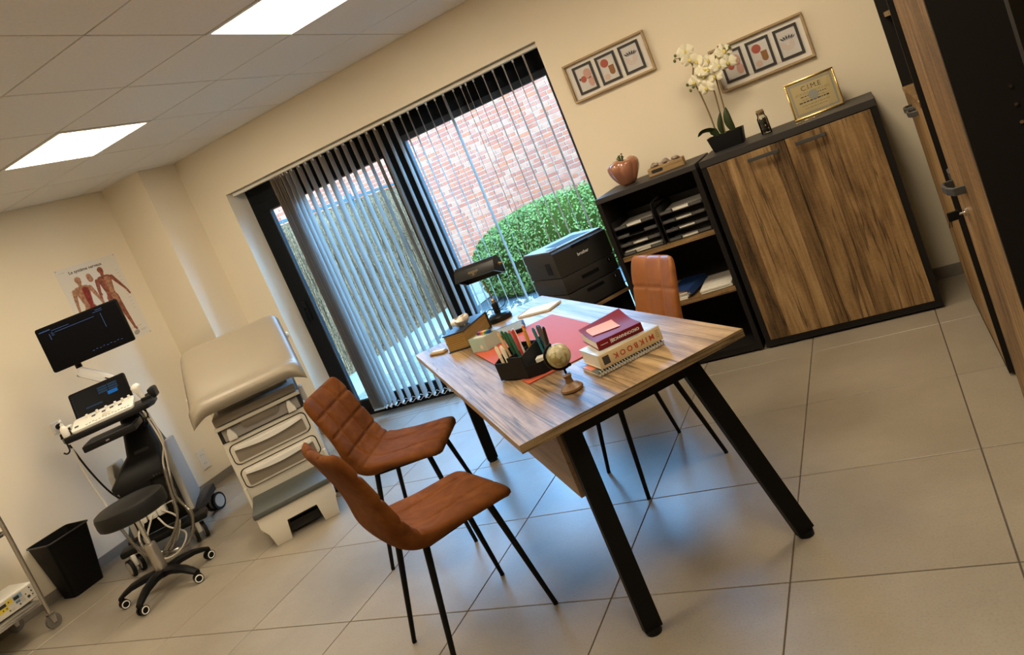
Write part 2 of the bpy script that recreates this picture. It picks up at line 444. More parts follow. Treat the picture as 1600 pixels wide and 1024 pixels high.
dx0, dx1, gx0, gx1, gz0, gz1 = OX0 + 0.055, -0.60, -1.935, -0.69, 0.135, 1.905
g.box(dx0, dx1, FY0 - 0.005, FY1, gz1, 1.985, bev=0.003, seg=1).box(dx0, dx1, FY0 - 0.005, FY1, 0.05, gz0, bev=0.003, seg=1)
g.box(dx0, gx0, FY0 - 0.005, FY1, gz0, gz1, bev=0.003, seg=1).box(gx1, dx1, FY0 - 0.005, FY1, gz0, gz1, bev=0.003, seg=1)
g.done('leaf_frame', M_BLACKALU, dr, smooth=False)
G().box(gx0, gx1, 0.206, 0.212, gz0, gz1).done('pane', M_GLASS, dr, smooth=False)
g = G()
for b_ in ((gx0, gx1, gz0, gz0 + 0.012), (gx0, gx1, gz1 - 0.012, gz1), (gx0, gx0 + 0.012, gz0, gz1), (gx1 - 0.012, gx1, gz0, gz1)):
    g.box(b_[0], b_[1], 0.199, 0.206, b_[2], b_[3])
g.done('glazing_bead', M_GREYALU, dr, smooth=False)
g = G().box(-2.025, -1.985, 0.182, 0.195, 0.93, 1.10, bev=0.004).cyl((-2.005, 0.184, 1.04), (-2.005, 0.147, 1.04), 0.010)
g.box(-2.017, -1.993, 0.137, 0.153, 0.925, 1.055, bev=0.005)
g.done('door_handle', M_BLACKALU, dr)

# vertical blind
M_SLAT = plain('blind_fabric', (0.46, 0.43, 0.39), 0.8, bump=0.1, bscale=500)
_n = M_SLAT.node_tree.nodes; _l = M_SLAT.node_tree.links           # woven cloth lets part of the daylight through
_t = _n.new('ShaderNodeBsdfTranslucent'); _t.inputs['Color'].default_value = (0.68, 0.60, 0.50, 1); _x = _n.new('ShaderNodeMixShader'); _x.inputs['Fac'].default_value = 0.38
_l.new(_n['Principled BSDF'].outputs[0], _x.inputs[1]); _l.new(_t.outputs[0], _x.inputs[2]); _l.new(_x.outputs[0], _n['Material Output'].inputs['Surface'])
M_RAIL = plain('blind_rail_cream', (0.72, 0.68, 0.60), 0.5)
M_CHAIN = plain('bead_chain_white', (0.75, 0.75, 0.75), 0.4)
bl = thing('vertical_blind', 'grey vertical slat blind half open across the window', 'blind', (0, 0.0, 0))
G().box(OX0 + 0.02, OX1 - 0.005, 0.045, 0.092, 2.104, 2.131, bev=0.003, seg=1).done('headrail', M_RAIL, bl, smooth=False)
SW = 0.127
def slat_mesh():
    g = G()
    top, bot = 2.098, 0.072
    pts = [(-SW / 2, top), (SW / 2, top), (SW / 2, bot + 0.035), (0.012, bot), (-0.012, bot), (-SW / 2, bot + 0.035)]
    def cv(u): return 0.002 * (1 - (2 * u / SW) ** 2)
    n = 6
    def f(u, v):
        x = -SW / 2 + SW * u
        zb = bot + 0.03 * abs(2 * u - 1) ** 1.5
        return (x, cv(x), top + (zb - top) * v)
    g.grid(f, n, 2, 0.0008, lambda u, v: (0, 1, 0))
    return g.mesh('slat', M_SLAT)
sm = slat_mesh()
clip = G().box(-0.008, 0.008, -0.006, 0.006, 2.085, 2.106).mesh('hanger', M_CHAIN, smooth=False)
weight = G().box(-0.035, 0.035, -0.004, 0.006, 0.070, 0.082, bev=0.002, seg=1).mesh('bottom_weight', M_CHAIN, smooth=False)
pos = [0.685, 0.605, 0.529, 0.449, 0.370, 0.292, 0.230, 0.189, 0.124, 0.041, -0.032, -0.110, -0.189, -0.270, -0.341, -0.421, -0.498, -0.579, -0.657, -0.730, -0.809, -0.888, -0.963, -1.039, -1.121, -1.201, -1.282, -1.356, -1.435, -1.486, -1.532]
pos += [-1.560 - 0.014 * k for k in range(8)]
rnd = random.Random(3)
angs = {}
for q, x in enumerate(pos):
    a = R(117.0 if x > -0.35 else 113.0) + R(rnd.uniform(-1.2, 1.2))
    if q in (1, 9): a -= R(6)
    if q in (17, 24): a -= R(4)
    if x < -1.55: a = R(120) + R(rnd.uniform(-2, 2))
    s_ = inst('slat', sm, bl, (x, 0.068, 0), a)
    inst('hanger', clip, s_)
    inst('bottom_weight', weight, s_)
g = G()
for a, b_ in zip(pos[18:30], pos[19:31]):
    for oy in (0.03, 0.105):
        g.tube([(a, oy, 0.092), ((a + b_) / 2, oy, 0.068), (b_, oy, 0.092)], 0.0022, 5)
for a, b_ in zip(pos[:18], pos[1:19]):
    for oy in (0.03, 0.105):
        g.tube([(a, oy, 0.092), ((a + b_) / 2, oy, 0.068), (b_, oy, 0.092)], 0.0022, 5)
g.done('bead_chain', M_CHAIN, bl)

# ------------------------------------------------------------------ garden behind the glass
M_GRAVEL = plain('gravel', (0.16, 0.115, 0.075), 0.9, noise=0.75, nscale=45, bump=1.0, bscale=60)
M_PATH = plain('concrete_path', (0.28, 0.21, 0.145), 0.85, noise=0.05, nscale=8)
M_BRICK = []
for k, c in enumerate([(0.38, 0.078, 0.036), (0.41, 0.100, 0.050), (0.42, 0.085, 0.034), (0.44, 0.125, 0.062), (0.35, 0.078, 0.040)]):
    M_BRICK.append(plain('brick_%d' % k, c, 0.9, spec=0.1, noise=0.12, nscale=12, bump=0.4, bscale=90))
M_MORTAR = plain('mortar', (0.53, 0.305, 0.185), 0.9, spec=0.1, noise=0.05)
M_TWIG = plain('brushwood', (0.245, 0.115, 0.052), 0.9, spec=0.1, noise=0.9, nscale=55)
M_POST = plain('fence_post_grey', (0.05, 0.065, 0.06), 0.7)
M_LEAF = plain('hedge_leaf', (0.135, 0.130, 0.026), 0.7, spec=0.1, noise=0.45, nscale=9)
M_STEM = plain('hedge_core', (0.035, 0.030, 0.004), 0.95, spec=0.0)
GZ = -0.06
tag(G().box(-14, 9, 0.34, 12, GZ - 0.1, GZ).done('garden_ground', M_GRAVEL, smooth=False), 'grey gravel ground outside the window', kind='structure')
tag(G().box(-3.55, -2.66, 0.36, 4.6, GZ - 0.02, GZ + 0.03, bev=0.004, seg=1).box(-2.66, 0.9, 0.36, 0.75, GZ - 0.02, GZ + 0.03, bev=0.004, seg=1).done('garden_path', M_PATH, smooth=False), 'pale concrete path strip along the brushwood fence', kind='structure')
WY = 6.6
bw = G().box(-13, 6, WY + 0.012, WY + 0.3, GZ, 3.3).done('wall_garden', M_MORTAR, smooth=False)
tag(bw, 'red brick garden wall with pale mortar joints', kind='structure')
BL, BH, CP = 0.200, 0.061, 0.0765
bm_ = [G().box(-BL / 2, BL / 2, 0, 0.04, 0, BH).mesh('brick', m, smooth=False) for m in M_BRICK]
bh_ = [G().box(-0.0475, 0.0475, 0, 0.04, 0, BH).mesh('brick', m, smooth=False) for m in M_BRICK]
rb = random.Random(11)
near = []; far = [G() for _ in M_BRICK]
for r_ in range(0, 43):
    z = GZ + 0.01 + r_ * CP
    x = -12.8 + rb.choice((0, 0.055, 0.11, 0.165))
    while x < 5.8:
        half = rb.random() < 0.33
        w = 0.095 if half else BL
        cx = x + w / 2
        col = rb.choices(range(5), (4, 3, 2, 3, 3))[0]
        vis = -3.4 < cx < 0.9 and 0.95 < z < 2.75
        near.append((vis, -abs(cx + 0.2), cx, z, half, col, rb.uniform(-0.003, 0.002)))
        x += w + 0.0160
near.sort(reverse=True)
for q, (vis, _, cx, z, half, col, dy) in enumerate(near):
    if q < 300 and vis: inst('brick', (bh_ if half else bm_)[col], bw, (cx, WY + dy, z))
    else:
        w = 0.0475 if half else BL / 2
        far[col].box(cx - w, cx + w, WY + dy, WY + 0.03, z, z + BH)
for k, g in enumerate(far): g.done('brickwork', M_BRICK[k], bw, smooth=False, fix=False, kind='stuff')

tag(G().box(-2.75, 1.2, 2.6, WY, GZ - 0.02, GZ + 0.012).done('garden_dark_patch', plain('dark_ground', (0.05, 0.045, 0.04), 0.95, noise=0.5, nscale=25, bump=1, bscale=40), smooth=False), 'dark ground patch under the round hedge', kind='structure')  # darker slab over the ground below and around the hedge
fe = thing('brushwood_fence', 'grey brown brushwood screen fence with dark posts and top rail', 'fence', (0, 0, 0))
FXX = -3.50; FTOP = 1.90
tw = random.Random(5)
for p in range(3):
    y0, y1 = 0.30 + 1.5 * p, 0.30 + 1.5 * (p + 1)
    g = G().box(FXX - 0.05, FXX - 0.02, y0, y1, GZ, FTOP - 0.04)
    for k in range(520):
        y = tw.uniform(y0, y1); z0 = tw.uniform(GZ, FTOP - 0.5); l = tw.uniform(0.3, 0.75)
        z1 = min(z0 + l, FTOP + tw.uniform(-0.03, 0.03)); x = FXX + tw.uniform(-0.02, 0.045)
        g.cyl((x, y, z0), (x + tw.uniform(-0.02, 0.02), y + tw.uniform(-0.06, 0.06), z1), tw.uniform(0.004, 0.011), 0.003, 4, caps=False)
    g.done('brushwood_panel', M_TWIG, fe, smooth=False, kind='stuff')
for y in (0.30, 1.8, 3.3, 4.80):
    G().box(FXX - 0.08, FXX + 0.0, y - 0.035, y + 0.035, GZ - 0.05, FTOP + 0.06).done('post', M_POST, fe, smooth=False)
G().box(FXX - 0.03, FXX + 0.02, 0.30, 4.8, FTOP - 0.02, FTOP + 0.012).done('top_rail', M_POST, fe, smooth=False)

hd = thing('round_hedge', 'clipped round green hedge bush in front of brick wall', 'hedge', (-0.95, 4.35, GZ))
def hd_pt(th, ph, k=1.0):
    ct, st, cp, sp = math.cos(th), math.sin(th), math.cos(ph), math.sin(ph)
    sg = lambda v, e: math.copysign(abs(v) ** e, v)
    return Vector((1.62 * k * sg(cp, 0.7) * sg(ct, 0.7), 1.0 * k * sg(cp, 0.8) * sg(st, 0.7), 0.47 + 0.55 * k * sg(sp, 0.9 if sp > 0 else 0.45)))
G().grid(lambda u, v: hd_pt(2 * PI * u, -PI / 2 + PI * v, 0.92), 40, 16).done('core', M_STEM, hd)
rh = random.Random(9)
g = G()
for k in range(38000):
    th = rh.uniform(0, 2 * PI); th += -0.35 * math.sin(2 * th) * rh.random(); ph = math.asin(rh.uniform(-0.95, 1)); kk = rh.uniform(0.95, 1.035)
    if math.sin(th) > 0.45: continue
    c = hd_pt(th, ph, kk); s = rh.uniform(0.013, 0.024)
    a = Vector((rh.uniform(-1, 1), rh.uniform(-1, 1), rh.uniform(-1, 1))).normalized(); b_ = a.orthogonal().normalized()
    g.face([c - a * s, c - b_ * s * 0.55, c + a * s, c + b_ * s * 0.55])
g.done('foliage', M_LEAF, hd, smooth=False, fix=False, kind='stuff')
g = G()
for k in range(9):
    x, y = rh.uniform(-0.5, 0.5), rh.uniform(-0.3, 0.3)
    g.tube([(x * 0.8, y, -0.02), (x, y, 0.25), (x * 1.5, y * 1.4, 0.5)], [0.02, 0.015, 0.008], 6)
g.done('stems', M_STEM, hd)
M_DRY = plain('dry_leaf', (0.45, 0.33, 0.22), 0.8, noise=0.4, nscale=6)
g = G()
for k in range(260):
    c = Vector((rh.uniform(-2.5, -1.0), rh.uniform(2.3, 3.25), GZ + rh.uniform(0.01, 0.05))); s = rh.uniform(0.02, 0.045)
    a = Vector((rh.uniform(-1, 1), rh.uniform(-1, 1), rh.uniform(-0.5, 0.5))).normalized(); b_ = a.orthogonal().normalized()
    g.face([c - a * s, c - b_ * s * 0.6, c + a * s, c + b_ * s * 0.6 + Vector((0, 0, s * 0.4))])
tag(g.done('leaf_litter', M_DRY, smooth=False, fix=False), 'scattered dry brown leaves on the gravel below the hedge', 'leaves', kind='stuff')
# ------------------------------------------------------------------ furniture materials
OAK = [(0.20, (0.040, 0.023, 0.010)), (0.38, (0.125, 0.073, 0.030)), (0.55, (0.24, 0.145, 0.060)), (0.76, (0.39, 0.255, 0.118))]
OAKL = [(0.20, (0.050, 0.032, 0.017)), (0.38, (0.165, 0.105, 0.053)), (0.55, (0.31, 0.205, 0.100)), (0.76, (0.46, 0.325, 0.170))]
W_DOOR = [wood('oak_door_%d' % k, 'z', OAK, 0.5, 1.0, 3.1 * k + 0.7, 0.7, 0.115, 0.30) for k in range(4)]
W_DESK = wood('oak_desktop', 'x', OAKL, 0.40, 1.0, 5.3, 0.7, 0.16, 0.22, 0.45)
W_EDGE = wood('oak_edge', 'y', OAK, 0.5, 1.0, 2.3)
W_PANEL = wood('oak_modesty', 'x', [(0.25, (0.13, 0.085, 0.055)), (0.5, (0.22, 0.15, 0.10)), (0.75, (0.31, 0.22, 0.15))], 0.5, 1.0, 8.8, 0.3)
W_SHELF = wood('oak_shelf', 'x', OAK, 0.5, 1.0, 7.9)
M_CARC = plain('dark_carcass', (0.013, 0.0115, 0.0105), 0.6, spec=0.1, bump=0.1, bscale=300)
M_CARC2 = plain('dark_carcass_top', (0.030, 0.028, 0.027), 0.5, spec=0.3, bump=0.1, bscale=300)
M_STEEL_DK = plain('dark_grey_metal', (0.055, 0.055, 0.055), 0.45, metal=0.3)
M_BLACKM = plain('black_powder_coat', (0.006, 0.006, 0.006), 0.5, spec=0.12)
M_BLACKP = plain('black_plastic', (0.006, 0.006, 0.007), 0.45, spec=0.15)
M_CHROME = plain('chrome', (0.75, 0.75, 0.75), 0.18, metal=1.0)
M_STEEL = plain('brushed_steel', (0.55, 0.53, 0.50), 0.32, metal=1.0)
SBH = 1.11

# sideboard with two doors
sb = thing('sideboard', 'dark framed two-door sideboard with rustic oak doors', 'sideboard', (1.600, -0.465, 0))
W, D = 0.89, 0.445
G().box(0, W, 0, D, SBH - 0.038, SBH, bev=0.002, seg=1).done('top_panel', M_CARC2, sb, smooth=False)
G().box(0, 0.03, 0.004, D, 0.012, SBH - 0.038).done('side_panel', M_CARC, sb, smooth=False)
G().box(W - 0.03, W, 0.004, D, 0.012, SBH - 0.038).done('side_panel', M_CARC, sb, smooth=False)
G().box(0, W, 0.0, D, 0.012, 0.045).done('bottom_panel', M_CARC, sb, smooth=False)
G().box(0.03, W - 0.03, D - 0.01, D, 0.045, SBH - 0.038).done('back_panel', M_CARC, sb, smooth=False)
for x in (0.03, W - 0.07):
    for y in (0.03, D - 0.07): G().box(x, x + 0.04, y, y + 0.04, 0, 0.012).done('foot', M_BLACKP, sb, smooth=False)
for k, (x0, x1, hx0, hx1) in enumerate(((0.032, 0.4435, 0.245, 0.405), (0.4465, W - 0.032, 0.490, 0.640))):
    d = G().box(x0, x1, 0.001, 0.019, 0.047, SBH - 0.042, bev=0.0012, seg=1).done('door', W_DOOR[k], sb, smooth=False)
    zc = 1.030
    g = G().box(hx0, hx1, -0.034, -0.022, zc - 0.009, zc + 0.009, bev=0.002, seg=1)
    g.box(hx0, hx0 + 0.012, -0.026, 0.001, zc - 0.009, zc + 0.009, bev=0.002, seg=1).box(hx1 - 0.012, hx1, -0.026, 0.001, zc - 0.009, zc + 0.009, bev=0.002, seg=1)
    g.done('handle', M_STEEL_DK, d, smooth=False)

# open bookshelf
bs = thing('bookshelf', 'dark open shelf unit with oak shelves beside the printer', 'bookshelf', (0.972, -0.465, 0))
W, D = 0.606, 0.445
G().box(0, W, 0, D, SBH - 0.030, SBH, bev=0.002, seg=1).done('top_panel', M_CARC2, bs, smooth=False)
for x in (0, W - 0.026): G().box(x, x + 0.026, 0, D, 0.012, SBH - 0.030).done('side_panel', M_CARC, bs, smooth=False)
G().box(0.026, W - 0.026, D - 0.012, D, 0.012, SBH - 0.03).done('back_panel', M_CARC, bs, smooth=False)
G().box(0.026, W - 0.026, 0.004, D - 0.012, 0.012, 0.05).done('bottom_panel', M_CARC, bs, smooth=False)
for z in (0.735, 0.395): G().box(0.026, W - 0.026, 0.012, D - 0.012, z - 0.026, z).done('shelf', W_SHELF, bs, smooth=False)
for x in (0.02, W - 0.06):
    for y in (0.03, D - 0.07): G().box(x, x + 0.04, y, y + 0.04, 0, 0.012).done('foot', M_BLACKP, bs, smooth=False)

# tall cabinets along the right wall
def bow_handle(g, x, y, z, dy=0.055, out=0.034):
    """curved bar handle lying horizontally on a face looking to -x"""
    pts = [(x, y - dy, z), (x - out * 0.75, y - dy * 0.92, z), (x - out, y - dy * 0.4, z), (x - out, y + dy * 0.4, z), (x - out * 0.75, y + dy * 0.92, z), (x, y + dy, z)]
    for a, b in zip(pts, pts[1:]):
        a = Vector(a); b = Vector(b); d = (b - a); L_ = d.length
        M = Matrix.Translation((a + b) / 2) @ Matrix.Rotation(math.atan2(d.y, d.x), 4, 'Z')
        g.box(-L_ / 2 - 0.003, L_ / 2 + 0.003, -0.004, 0.004, -0.011, 0.011, bev=0.002, M=M, seg=1)
    return g
CX, CD = 2.617, 0.42
fc = thing('tall_cabinet', 'tall dark cabinet with open top shelves and oak lower doors near the wall', 'cabinet', (CX, -1.365, 0))
L_ = 0.90
for y in (0.0, L_ - 0.024): G().box(0, CD, y, y + 0.024, 0.014, 2.05).done('side_panel', M_CARC, fc, smooth=False)
G().box(CD - 0.012, CD, 0.024, L_ - 0.024, 0.014, 2.05).done('back_panel', M_CARC, fc, smooth=False)
for z in (0.014, 2.026): G().box(0, CD - 0.012, 0.024, L_ - 0.024, z, z + 0.024).done('bottom_panel' if z < 1 else 'top_panel', M_CARC, fc, smooth=False)
for z in (1.115, 1.47, 1.80): G().box(0.02 if z > 1.2 else -0.003, CD - 0.012, 0.024, L_ - 0.024, z - 0.022, z).done('shelf', W_SHELF, fc, smooth=False)
for y in (0.03, L_ - 0.07):
    for x in (0.03, CD - 0.07): G().box(x, x + 0.04, y, y + 0.04, 0, 0.014).done('foot', M_BLACKP, fc, smooth=False)
for k, (y0, y1, hy) in enumerate(((0.026, 0.449, 0.36), (0.451, L_ - 0.026, 0.54))):
    d = G().box(0.0, 0.018, y0, y1, 0.042, 1.090, bev=0.001, seg=1).done('door', W_DOOR[2 + k], fc, smooth=False)
    bow_handle(G(), 0.0, hy, 1.045).done('handle', M_STEEL_DK, d)

nc = thing('locker_cabinet', 'tall oak door cabinet with a key left in its lock', 'cabinet', (2.663, -2.552, 0))
L_ = 0.820; CD2 = CD - 0.05
for y in (0.0, L_ - 0.024): G().box(0, CD2, y, y + 0.024, 0.014, 2.05).done('side_panel', M_CARC, nc, smooth=False)
G().box(CD2 - 0.012, CD2, 0.024, L_ - 0.024, 0.014, 2.05).done('back_panel', M_CARC, nc, smooth=False)
for z in (0.014, 2.026): G().box(0, CD2 - 0.012, 0.024, L_ - 0.024, z, z + 0.024).done('bottom_panel' if z < 1 else 'top_panel', M_CARC, nc, smooth=False)
for y in (0.03, L_ - 0.07):
    for x in (0.03, CD2 - 0.07): G().box(x, x + 0.04, y, y + 0.04, 0, 0.014).done('foot', M_BLACKP, nc, smooth=False)
d = G().box(-0.018, 0.0, L_ / 2 + 0.002, L_ - 0.002, 0.042, 2.022, bev=0.001, seg=1).done('door', W_DOOR[0], nc, smooth=False)
bow_handle(G(), -0.018, L_ / 2 + 0.06, 0.975).done('handle', M_STEEL_DK, d)
for q in [d] + list(d.children):
    q.data.transform(Tm(0, L_, 0).inverted())
d.location = (0, L_, 0); d.rotation_euler = (0, 0, R(-3.2))
d = G().box(-0.018, 0.0, 0.0, 0.405, 0.042, 2.022, bev=0.001, seg=1).done('door', W_DOOR[3], nc, smooth=False)
NCD = d
bow_handle(G(), -0.018, 0.345, 0.962).done('handle', M_STEEL_DK, d)
g = G().cyl((-0.018, 0.345, 0.888), (-0.026, 0.345, 0.888), 0.011, n=14).cyl((-0.026, 0.345, 0.888), (-0.040, 0.345, 0.888), 0.003, n=8)
g.done('lock', M_CHROME, d)
g = G().box(-0.068, -0.038, 0.342, 0.348, 0.875, 0.901, bev=0.002, seg=1).tube([(-0.066, 0.345, 0.878), (-0.070, 0.345, 0.860), (-0.064, 0.345, 0.860), (-0.062, 0.345, 0.876)], 0.0012, 5)
g.done('key', M_BLACKP, d)
d.location = (0.0, 0.004, 0); d.rotation_euler = (0, 0, R(8))

oc = thing('open_cabinet', 'tall dark open shelf cabinet at the right picture edge', 'cabinet', (CX, -3.430, 0))
L_ = 0.870
for y in (0.0, L_ - 0.024): G().box(0, CD, y, y + 0.024, 0.014, 2.05).done('side_panel', M_CARC, oc, smooth=False)
G().box(CD - 0.012, CD, 0.024, L_ - 0.024, 0.014, 2.05).done('back_panel', M_CARC, oc, smooth=False)
for z in (0.014, 2.026): G().box(0, CD - 0.012, 0.024, L_ - 0.024, z, z + 0.024).done('bottom_panel' if z < 1 else 'top_panel', M_CARC, oc, smooth=False)
for z in (0.37, 0.70, 1.03, 1.36, 1.70): G().box(0.16, CD - 0.012, 0.024, L_ - 0.024, z - 0.022, z).done('shelf', W_SHELF, oc, smooth=False)
for z in (1.10, 1.14, 1.18, 1.22, 1.42, 1.46):
    for x in (0.10, 0.33): G().cyl((x, L_ - 0.0235, z), (x, L_ - 0.0275, z), 0.004, n=8).done('shelf_pin', M_CHROME, oc)
for y in (0.03, L_ - 0.07):
    for x in (0.03, CD - 0.07): G().box(x, x + 0.04, y, y + 0.04, 0, 0.014).done('foot', M_BLACKP, oc, smooth=False)

# ------------------------------------------------------------------ desk
DC = Vector((0.966, -1.770)); DA = R(-47.4); DZ = 0.735
DEX = Vector((math.cos(DA), math.sin(DA))); DEY = Vector((-math.sin(DA), math.cos(DA)))
def desk(x, y, z=DZ):
    p = DC + DEX * x + DEY * y
    return (p.x, p.y, z)
dk = thing('office_desk', 'large oak desk with black steel splayed legs', 'desk', (DC.x, DC.y, 0), DA)
HX, HY = 0.990, 0.393
G().box(-HX, HX, -HY, HY, DZ - 0.028, DZ - 0.0015, bev=0.001, seg=1).done('tabletop', W_DESK, dk, smooth=False)
W_DESK2 = wood('oak_desk_edge', 'y', [(0.25, (0.11, 0.075, 0.04)), (0.5, (0.27, 0.19, 0.10)), (0.75, (0.38, 0.27, 0.15))], 0.5, 1.3, 1.3, 0.7)
G().box(HX, HX + 0.0012, -HY, HY, DZ - 0.028, DZ - 0.0015).done('edge_band', W_DESK2, dk, smooth=False)
def bar(g, a, b, w, t, n):
    """square steel bar from a to b: w across, t along n"""
    a = Vector(a); b = Vector(b); d = (b - a).normalized(); n = Vector(n); n = (n - d * n.dot(d)).normalized(); m = d.cross(n)
    vs = []
    for p in (a, b):
        for su, sv in ((-1, -1), (1, -1), (1, 1), (-1, 1)): vs.append(g.bm.verts.new(p + m * su * w / 2 + n * sv * t / 2))
    for f in ((3, 2, 1, 0), (4, 5, 6, 7), (0, 1, 5, 4), (1, 2, 6, 5), (2, 3, 7, 6), (3, 0, 4, 7)): g.bm.faces.new([vs[i] for i in f])
ZT = DZ - 0.028
for xt, xf in ((0.915, 0.955), (-0.915, -1.005)):
    for yt, yf in ((-0.222, -0.230), (0.205, 0.367)):
        top = Vector((xt, yt, ZT)); ft = Vector((xf, yf, 0.014))
        g = G(); bar(g, top, ft, 0.060, 0.030, (1, 0, 0)); l = g.done('leg', M_BLACKM, dk, smooth=False)
        G().cyl((xf, yf, 0.0), (xf, yf, 0.016), 0.026, 0.026, n=20).done('levelling_foot', M_BLACKP, l)
    g = G(); bar(g, (xt, -0.222, ZT - 0.025), (xt, 0.205, ZT - 0.025), 0.050, 0.030, (1, 0, 0)); g.done('crossbar', M_BLACKM, dk, smooth=False)
for y in (-0.12, 0.14): G().box(-0.90, 0.90, y - 0.015, y + 0.015, ZT - 0.040, ZT).done('rail', M_BLACKM, dk, smooth=False)
G().box(-0.885, 0.885, -0.262, -0.244, 0.455, ZT - 0.002).done('modesty_panel', W_PANEL, dk, smooth=False)

# ------------------------------------------------------------------ upholstered chairs
def suede(name, c0, c1, c2, rough, sheen):
    m, nt, N, L, b = _mat(name)
    tc = N.new('ShaderNodeTexCoord')
    a = N.new('ShaderNodeTexNoise'); a.inputs['Scale'].default_value = 7; a.inputs['Detail'].default_value = 5; a.inputs['Roughness'].default_value = 0.6; a.inputs['Distortion'].default_value = 0.8
    L.new(tc.outputs['Object'], a.inputs['Vector'])
    r = ramp(N, [(0.28, c0), (0.5, c1), (0.74, c2)]); L.new(a.outputs['Fac'], r.inputs['Fac']); L.new(r.outputs['Color'], b.inputs['Base Color'])
    b.inputs['Specular IOR Level'].default_value = 0.12 if rough > 0.6 else 0.45; b.inputs['Roughness'].default_value = rough; b.inputs['Sheen Weight'].default_value = sheen; b.inputs['Sheen Roughness'].default_value = 0.4
    b.inputs['Sheen Tint'].default_value = (1.0, 0.7, 0.5, 1)
    n2 = N.new('ShaderNodeTexNoise'); n2.inputs['Scale'].default_value = 130; n2.inputs['Detail'].default_value = 4; L.new(tc.outputs['Object'], n2.inputs['Vector'])
    bp = N.new('ShaderNodeBump'); bp.inputs['Strength'].default_value = 0.15; bp.inputs['Distance'].default_value = 0.002
    L.new(n2.outputs['Fac'], bp.inputs['Height']); L.new(bp.outputs['Normal'], b.inputs['Normal'])
    return m
M_SUEDE = suede('cognac_suede', (0.088, 0.028, 0.006), (0.140, 0.045, 0.009), (0.205, 0.072, 0.017), 0.88, 0.0)
M_LEATHER = suede('cognac_leather', (0.21, 0.068, 0.012), (0.27, 0.090, 0.018), (0.33, 0.12, 0.03), 0.42, 0.0)
M_SEAM = plain('chair_seam', (0.10, 0.032, 0.012), 0.8)
def shell_chair(name, label, loc, fwd, mat, prof, hw, rows, cols, seat_cols, group=None, feet=(0.205, 0.192), seatz=0.44, ribs=0.009):
    rz = math.atan2(fwd[1], fwd[0]) - PI / 2
    t = thing(name, label, 'chair', (loc[0], loc[1], 0), rz, group)
    P = catmull([(0, y, z) for y, z in prof], 8)
    ln = [0.0]
    for a, b in zip(P, P[1:]): ln.append(ln[-1] + (b - a).length)
    T = ln[-1]
    def at(s):
        s = max(0, min(T, s * T))
        for i in range(len(P) - 1):
            if ln[i + 1] >= s:
                k = (s - ln[i]) / max(1e-9, ln[i + 1] - ln[i]); return P[i].lerp(P[i + 1], k), (P[i + 1] - P[i]).normalized()
        return P[-1], (P[-1] - P[-2]).normalized()
    zb = 0.53
    # arc position where back turns to seat
    s_b = next(ln[i] / T for i in range(len(P)) if P[i].z < zb)
    def width(s):
        w = hw
        e = 0.06
        if s < 0.14: w = hw * (0.80 + 0.20 * (1 - (1 - s / 0.14) ** 2.4) ** 0.5)
        if s > 1 - e: w *= 0.80 + 0.20 * (1 - (1 - (1 - s) / e) ** 2.2) ** 0.5
        if s_b - 0.1 < s < s_b + 0.12: w *= 1 - 0.035 * math.cos((s - s_b - 0.01) / 0.11 * PI / 2) ** 2
        return w
    def nrm(u, v):
        p, d = at(u); return Vector((0, d.z, -d.y))            # pointing to the outside (back / underside)
    def fn(u, v, seams=1.0):
        p, d = at(u); n = Vector((0, d.z, -d.y))
        lat = 2 * v - 1
        q = Vector((lat * width(u), p.y, p.z))
        wing = (0.026 if u < s_b else 0.020) * abs(lat) ** 3
        if u > 0.62: wing *= max(0, 1 - (u - 0.62) / 0.25) ** 1.3
        puff = 0.008 * (1 - abs(lat) ** 4) * min(1, u * 10) * min(1, (1 - u) * 10)
        g_ = 0.0
        for r_ in rows: g_ = max(g_, math.exp(-((u - r_) * T / 0.007) ** 2) if abs(lat) < 0.97 else 0)
        if u < s_b + 0.06:
            for c_ in cols: g_ = max(g_, math.exp(-((lat - c_) * hw / 0.009) ** 2))
        else:
            for c_ in seat_cols: g_ = max(g_, 0.6 * math.exp(-((lat - c_) * hw / 0.007) ** 2))
        return q - n * (wing + puff - ribs * g_ * seams)
    def nrm_e(u, v):
        lat = abs(2 * v - 1); return nrm(u, v)
    TH = 0.040
    def half(sgn):
        def f(u, v):
            bulge = 0.034 * math.exp(-((u - s_b - 0.03) / 0.13) ** 2) if sgn > 0 else 0.0
            e = max(0.0, 1 - abs(2 * v - 1) ** 11) ** 0.5 * max(0.0, 1 - abs(2 * u - 1) ** 26) ** 0.5
            return Vector(fn(u, v, 1.0 if sgn < 0 else 0.0)) + nrm(u, v) * (TH / 2 + sgn * TH / 2 * e + bulge * e)
        return f
    g = G().grid(half(-1), 110, 56).grid(half(1), 110, 56)
    bmesh.ops.remove_doubles(g.bm, verts=g.bm.verts, dist=0.0002)
    sh = g.done('seat_shell', mat, t, ang=85)
    fy, fx = feet
    g = G().box(-0.138, 0.138, -0.100, 0.145, seatz - 0.020, seatz - 0.004)
    g.done('seat_frame', M_BLACKM, t, smooth=False)
    for sx in (-1, 1):
        for sy in (-1, 1):
            G().cyl((sx * 0.135, 0.145 if sy > 0 else -0.105, seatz + (0.0 if sy > 0 else 0.012)), (sx * fx, sy * fy, 0.006), 0.0125, 0.0085, n=14).cyl((sx * fx, sy * fy, 0.0), (sx * fx, sy * fy, 0.008), 0.0088, n=14).done('leg', M_BLACKM, t)
    return t
PROF = [(-0.268, 0.862), (-0.248, 0.800), (-0.216, 0.700), (-0.186, 0.600), (-0.158, 0.530), (-0.100, 0.486), (0.0, 0.474), (0.12, 0.474), (0.205, 0.468), (0.236, 0.450)]
